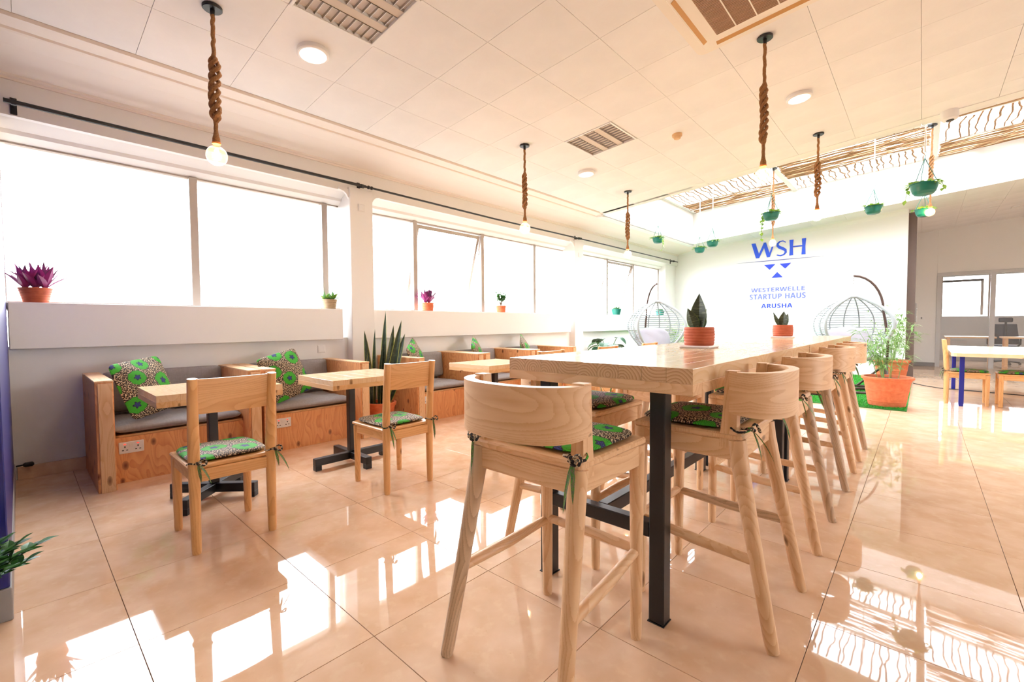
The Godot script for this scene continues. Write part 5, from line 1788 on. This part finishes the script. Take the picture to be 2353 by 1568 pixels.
func build_swings() -> void:
	# grass mat
	var gm := thing("grass_mat", "bright green artificial grass mat under the hanging chairs", "mat", Vector3(-2.5, 0, -9.95))
	var b := MB.new()
	b.box(Vector3(0, 0.006, 0), Vector3(4.75, 0.012, 4.5), 0.003)
	part("backing", b, M.grass_back, gm)
	var bl := MB.new()
	for k in 5:
		var d := Vector3(sin(k * 2.1) * 0.5, 1, cos(k * 2.7) * 0.5)
		bl.leaf(Vector3(sin(k * 1.3) * 0.012, 0, cos(k * 1.9) * 0.012), d, 0.022, 0.005, 0.4, 0.2, 0.0, 2)
	var mm := MultiMesh.new()
	mm.transform_format = MultiMesh.TRANSFORM_3D
	mm.mesh = bl.mesh(M.grass)
	var n := 26000
	mm.instance_count = n
	for i in n:
		var x := -2.36 + 4.72 * rng.randf()
		var z := 2.235 - 4.47 * pow(rng.randf(), 1.25)
		mm.set_instance_transform(i, Transform3D(Basis(Vector3.UP, rng.randf() * TAU).scaled(Vector3.ONE * (0.8 + 0.6 * rng.randf())), Vector3(x, 0.011, z)))
	var mi := MultiMeshInstance3D.new()
	mi.name = "pile"
	mi.multimesh = mm
	mi.set_meta("kind", "stuff")
	gm.add_child(mi)
	for k in 2:
		var at: Vector3 = [Vector3(-3.86, 0.02, -8.45), Vector3(-0.86, 0.02, -9.4)][k]
		var turn: float = [0.75, 0.35][k]
		var t := thing("hanging_chair", ["white rattan egg chair hanging by the windows, with a grey cushion", "white rattan egg chair hanging in front of the right of the logo wall"][k], "chair", at, turn, "hanging egg chairs")
		var w := 0.56
		var h := 1.2
		var y0 := 0.38
		var open := 0.95
		# rim round the opening
		b = MB.new()
		var rim := []
		var m := 30
		for i in m + 1: rim.append(egg(-open, 0.015 + 0.9 * i / m, w, h) + Vector3(0, y0, 0))
		var low := []
		for i in 9: low.append(egg(-open + 2 * open * (i + 1) / 10.0, 0.915, w, h) + Vector3(0, y0, 0))
		rim.append_array(low)
		for i in m + 1: rim.append(egg(open, 0.915 - 0.9 * i / m, w, h) + Vector3(0, y0, 0))
		rim.append(rim[0])
		b.tube(rim, 0.026, 8)
		part("rim", b, M.rattan, t)
		for i in 11:
			var a := open + (TAU - 2 * open) * (i + 0.5) / 11.0
			b = MB.new()
			var p := []
			for j in 25: p.append(egg(a, 0.01 + 0.95 * j / 24.0, w, h) + Vector3(0, y0, 0))
			b.tube(p, 0.011, 6)
			part("rib", b, M.rattan, t)
		for j in 26:
			var f := 0.06 + 0.86 * j / 25.0
			b = MB.new()
			var p := []
			for i in 27: p.append(egg(open + (TAU - 2 * open) * i / 26.0, f, w, h) + Vector3(0, y0, 0))
			b.tube(p, 0.0075, 5)
			part("cane", b, M.rattan, t)
		b = MB.new()
		b.pad(0.72, 0.62, 0.16, 0.5, 0.02, 5, 16, 2.6, 0.3, 1.0)
		var c := part("cushion", b, M.cushion_grey, t)
		c.position = Vector3(0, y0 + 0.12, 0.0)
		b = MB.new()
		b.pad(0.7, 0.5, 0.14, 0.5, 0.02, 6, 16, 2.6, 0.4, 1.0)
		c = part("cushion", b, M.cushion_grey, t)
		c.transform = Transform3D(Basis(Vector3.RIGHT, 1.15), Vector3(0, y0 + 0.42, -0.28))
		# stand: bowed pole behind, base ring
		b = MB.new()
		var bd: Vector3 = [Vector3(-0.66, 0, -0.55), Vector3(0.72, 0, -0.5)][k]
		var ld := bd.rotated(Vector3.UP, -turn)
		var sp := []
		for i in 17:
			var f := i / 16.0
			var yy := 1.88 * sin(f * PI * 0.5)
			var out := 1.0 if f < 0.4 else cos((f - 0.4) / 0.6 * PI / 2)
			yy = 1.3 * f / 0.5 if f < 0.5 else 1.3 + 0.58 * sin((f - 0.5) / 0.5 * PI / 2)
			var rr := 0.46 + 0.08 * sin(f / 0.5 * PI) if f < 0.5 else 0.46 * cos((f - 0.5) / 0.5 * PI / 2)
			sp.append(ld.normalized() * rr + Vector3(0, yy + 0.03, 0))
		b.tube(sp, 0.019, 8)
		part("stand_pole", b, M.dark_brown, t)
		b = MB.new()
		var ring := []
		for i in 33: ring.append(Vector3(cos(TAU * i / 32.0) * 0.5, 0.025, sin(TAU * i / 32.0) * 0.5))
		b.tube(ring, 0.022, 8)
		b.tube([ld.normalized() * 0.46 + Vector3(0, 0.03, 0), ld.normalized() * -0.45 + Vector3(0, 0.025, 0)], 0.022, 8)
		b.tube([ld.normalized() * 0.53 + Vector3(0, 0.45, 0), ld.rotated(Vector3.UP, 0.9).normalized() * 0.5 + Vector3(0, 0.03, 0)], 0.018, 8)
		b.tube([ld.normalized() * 0.53 + Vector3(0, 0.45, 0), ld.rotated(Vector3.UP, -0.9).normalized() * 0.5 + Vector3(0, 0.03, 0)], 0.018, 8)
		part("stand_base", b, M.dark_brown, t)
		b = MB.new()
		var ch := 1.9 - (y0 + h)
		for i in 12:
			var yy := y0 + h - 0.01 + ch * i / 12.0
			var lk := []
			for j in 9: lk.append(Vector3(cos(TAU * j / 8.0) * 0.008 * (1 if i % 2 else 0), yy + 0.016 + sin(TAU * j / 8.0) * 0.018, cos(TAU * j / 8.0) * 0.008 * (0 if i % 2 else 1)))
			b.tube(lk, 0.003, 5)
		part("chain", b, M.steel, t)

# ---------------------------------------------------------------- table with blue legs on the right
func build_right_table() -> void:
	var t := thing("work_table", "white-topped work table on navy blue legs at the right", "table", Vector3(0.3, 0, -8.5))
	var b := MB.new()
	var out := PackedVector2Array()
	var w := 1.5
	var l := 2.45
	for k in 4:
		for i in 5:
			var a := PI / 2 * k + PI / 2 * i / 4.0
			out.append(Vector2((w - 0.09 if k == 0 or k == 3 else 0.09) + 0.09 * cos(a), (l - 0.09 if k < 2 else 0.09) + 0.09 * sin(a)))
	b.slab(out, 0.05, Transform3D(Basis(Vector3.RIGHT, Vector3(0, 0, -1), Vector3(0, 1, 0)), Vector3(0, 0.69, 0)), 0, ro())
	part("table_top", b, M.top_wood, t)
	for p in [Vector2(0.115, 0.2), Vector2(0.115, 2.3), Vector2(w - 0.115, 0.2), Vector2(w - 0.115, 2.3)]:
		b = MB.new()
		b.box(Vector3(p.x, 0.345, -p.y), Vector3(0.05, 0.69, 0.05), 0.004)
		part("leg", b, M.table_blue, t)
	make_chair("pine chair tucked in at the left end of the blue-legged table", Vector3(0.475, 0, -9.06), -PI / 2, "seats at the blue-legged table")
	seat_pad("green flowered cushion on the chair at the blue-legged table", Vector3(0.5, 0.452, -9.06), -PI / 2, 0.385, 0.385, 95, 0.225, 0.183, "printed cushions at the blue-legged table", 0.03)
	var s := thing("low_stool", "backless pine stool under the blue-legged table", "stool", Vector3(0.98, 0, -9.06), 0.0, "seats at the blue-legged table")
	b = MB.new()
	b.box(Vector3(0, 0.441, 0), Vector3(0.42, 0.022, 0.42), 0.005, 0, ro())
	part("seat", b, M.chair_wood, s)
	for sx in [-1, 1]:
		for sz in [-1, 1]:
			b = MB.new()
			b.box(Vector3(0.18 * sx, 0.215, 0.18 * sz), Vector3(0.045, 0.43, 0.045), 0.006, 1, ro())
			part("leg", b, M.chair_wood, s)
		b = MB.new()
		b.box(Vector3(0, 0.4, 0.18 * sx), Vector3(0.315, 0.06, 0.025), 0.003, 0, ro())
		part("seat_rail", b, M.chair_wood, s)
		b = MB.new()
		b.box(Vector3(0.18 * sx, 0.4, 0), Vector3(0.025, 0.06, 0.315), 0.003, 2, ro())
		part("seat_rail", b, M.chair_wood, s)
	var c := thing("seat_cushion", "green flowered cushion on the backless stool at the blue-legged table", "cushion", Vector3(0.98, 0.452, -9.06), 0.0, "printed cushions at the blue-legged table")
	b = MB.new()
	b.pad(0.4, 0.4, 0.045, 0.35, 0.006, 97, 18, 5.0, 0.3, 1.75)
	part("pad", b, M.print, c)

# ---------------------------------------------------------------- rod, switches, cable
func build_small_things() -> void:
	var t := thing("curtain_rod", "long black curtain rod above the windows", "rod", Vector3(-4.9, 2.797, 0))
	var b := MB.new()
	b.tube([Vector3(0, 0, 0.02), Vector3(0, 0.004, -2.82)], 0.0165, 12)
	b.tube([Vector3(0, 0.004, -2.82), Vector3(0, -0.012, -5.0), Vector3(0, 0.0, -7.28), Vector3(0, 0.002, -12.0)], 0.0125, 12)
	part("pole", b, M.black, t)
	for z in [-0.03, -2.78, -7.3, -11.75]:
		b = MB.new()
		b.box(Vector3(-0.094, 0, z), Vector3(0.012, 0.12, 0.035), 0.002)
		b.box(Vector3(-0.045, 0, z), Vector3(0.09, 0.016, 0.016), 0.002)
		b.tube([Vector3(0, 0, z - 0.014), Vector3(0, 0, z + 0.014)], 0.023, 14)
		part("bracket", b, M.black, t)
	for z in [-2.86, -2.9, -7.36]:
		b = MB.new()
		b.tube([Vector3(0, 0.003, z - 0.008), Vector3(0, 0.003, z + 0.008)], 0.021, 14)
		part("collar", b, M.black, t)
	for s in [[Vector3(-4.95, 2.555, -2.79), "on the head of the first column"], [Vector3(-4.95, 2.5, -7.38), "on the head of the second column"], [Vector3(-5.08, 0.895, -2.33), "low on the wall over the second bench"]]:
		var p := thing("wall_plate", "blank square white wall plate %s" % s[1], "switch plate", s[0], PI / 2, "blank wall plates")
		b = MB.new()
		b.box(Vector3(0, 0, 0.004), Vector3(0.086, 0.086, 0.009), 0.003)
		part("plate", b, M.white_plastic, p)
		b = MB.new()
		b.box(Vector3(0, 0, 0.009), Vector3(0.07, 0.07, 0.004), 0.002)
		part("insert", b, M.white_plastic, p)
	var sw := thing("wall_plate", "small light switch on the far wall left of the glazed office", "switch plate", Vector3(-0.02, 1.25, -15.899), 0.0, "blank wall plates")
	b = MB.new()
	b.box(Vector3(0, 0, 0.005), Vector3(0.1, 0.08, 0.01), 0.003)
	part("plate", b, M.white_plastic, sw)
	b = MB.new()
	b.box(Vector3(0, 0, 0.011), Vector3(0.03, 0.05, 0.005), 0.002)
	part("rocker", b, M.grey_skirt, sw)
	var cb := thing("floor_cable", "thin black cable lying across the floor at the right", "cable")
	b = MB.new()
	b.tube([Vector3(-0.1, 0.006, -11.3), Vector3(0.05, 0.006, -11.0), Vector3(0.25, 0.006, -10.75), Vector3(0.5, 0.006, -10.7), Vector3(1.0, 0.006, -10.55), Vector3(1.3, 0.006, -10.5)], 0.006, 6)
	part("cord", b, M.black_matte, cb)
	var fp := thing("floor_plug", "small black plug on the skirting beside the blue wall", "plug", Vector3(-5.04, 0.1, 0.0))
	b = MB.new()
	b.box(Vector3(0, 0.016, -0.02), Vector3(0.05, 0.03, 0.06), 0.01)
	part("body", b, M.black_matte, fp)
	b = MB.new()
	b.tube([Vector3(0, 0.016, 0.01), Vector3(-0.01, 0.012, 0.045)], 0.006, 6)
	part("lead", b, M.black_matte, fp)
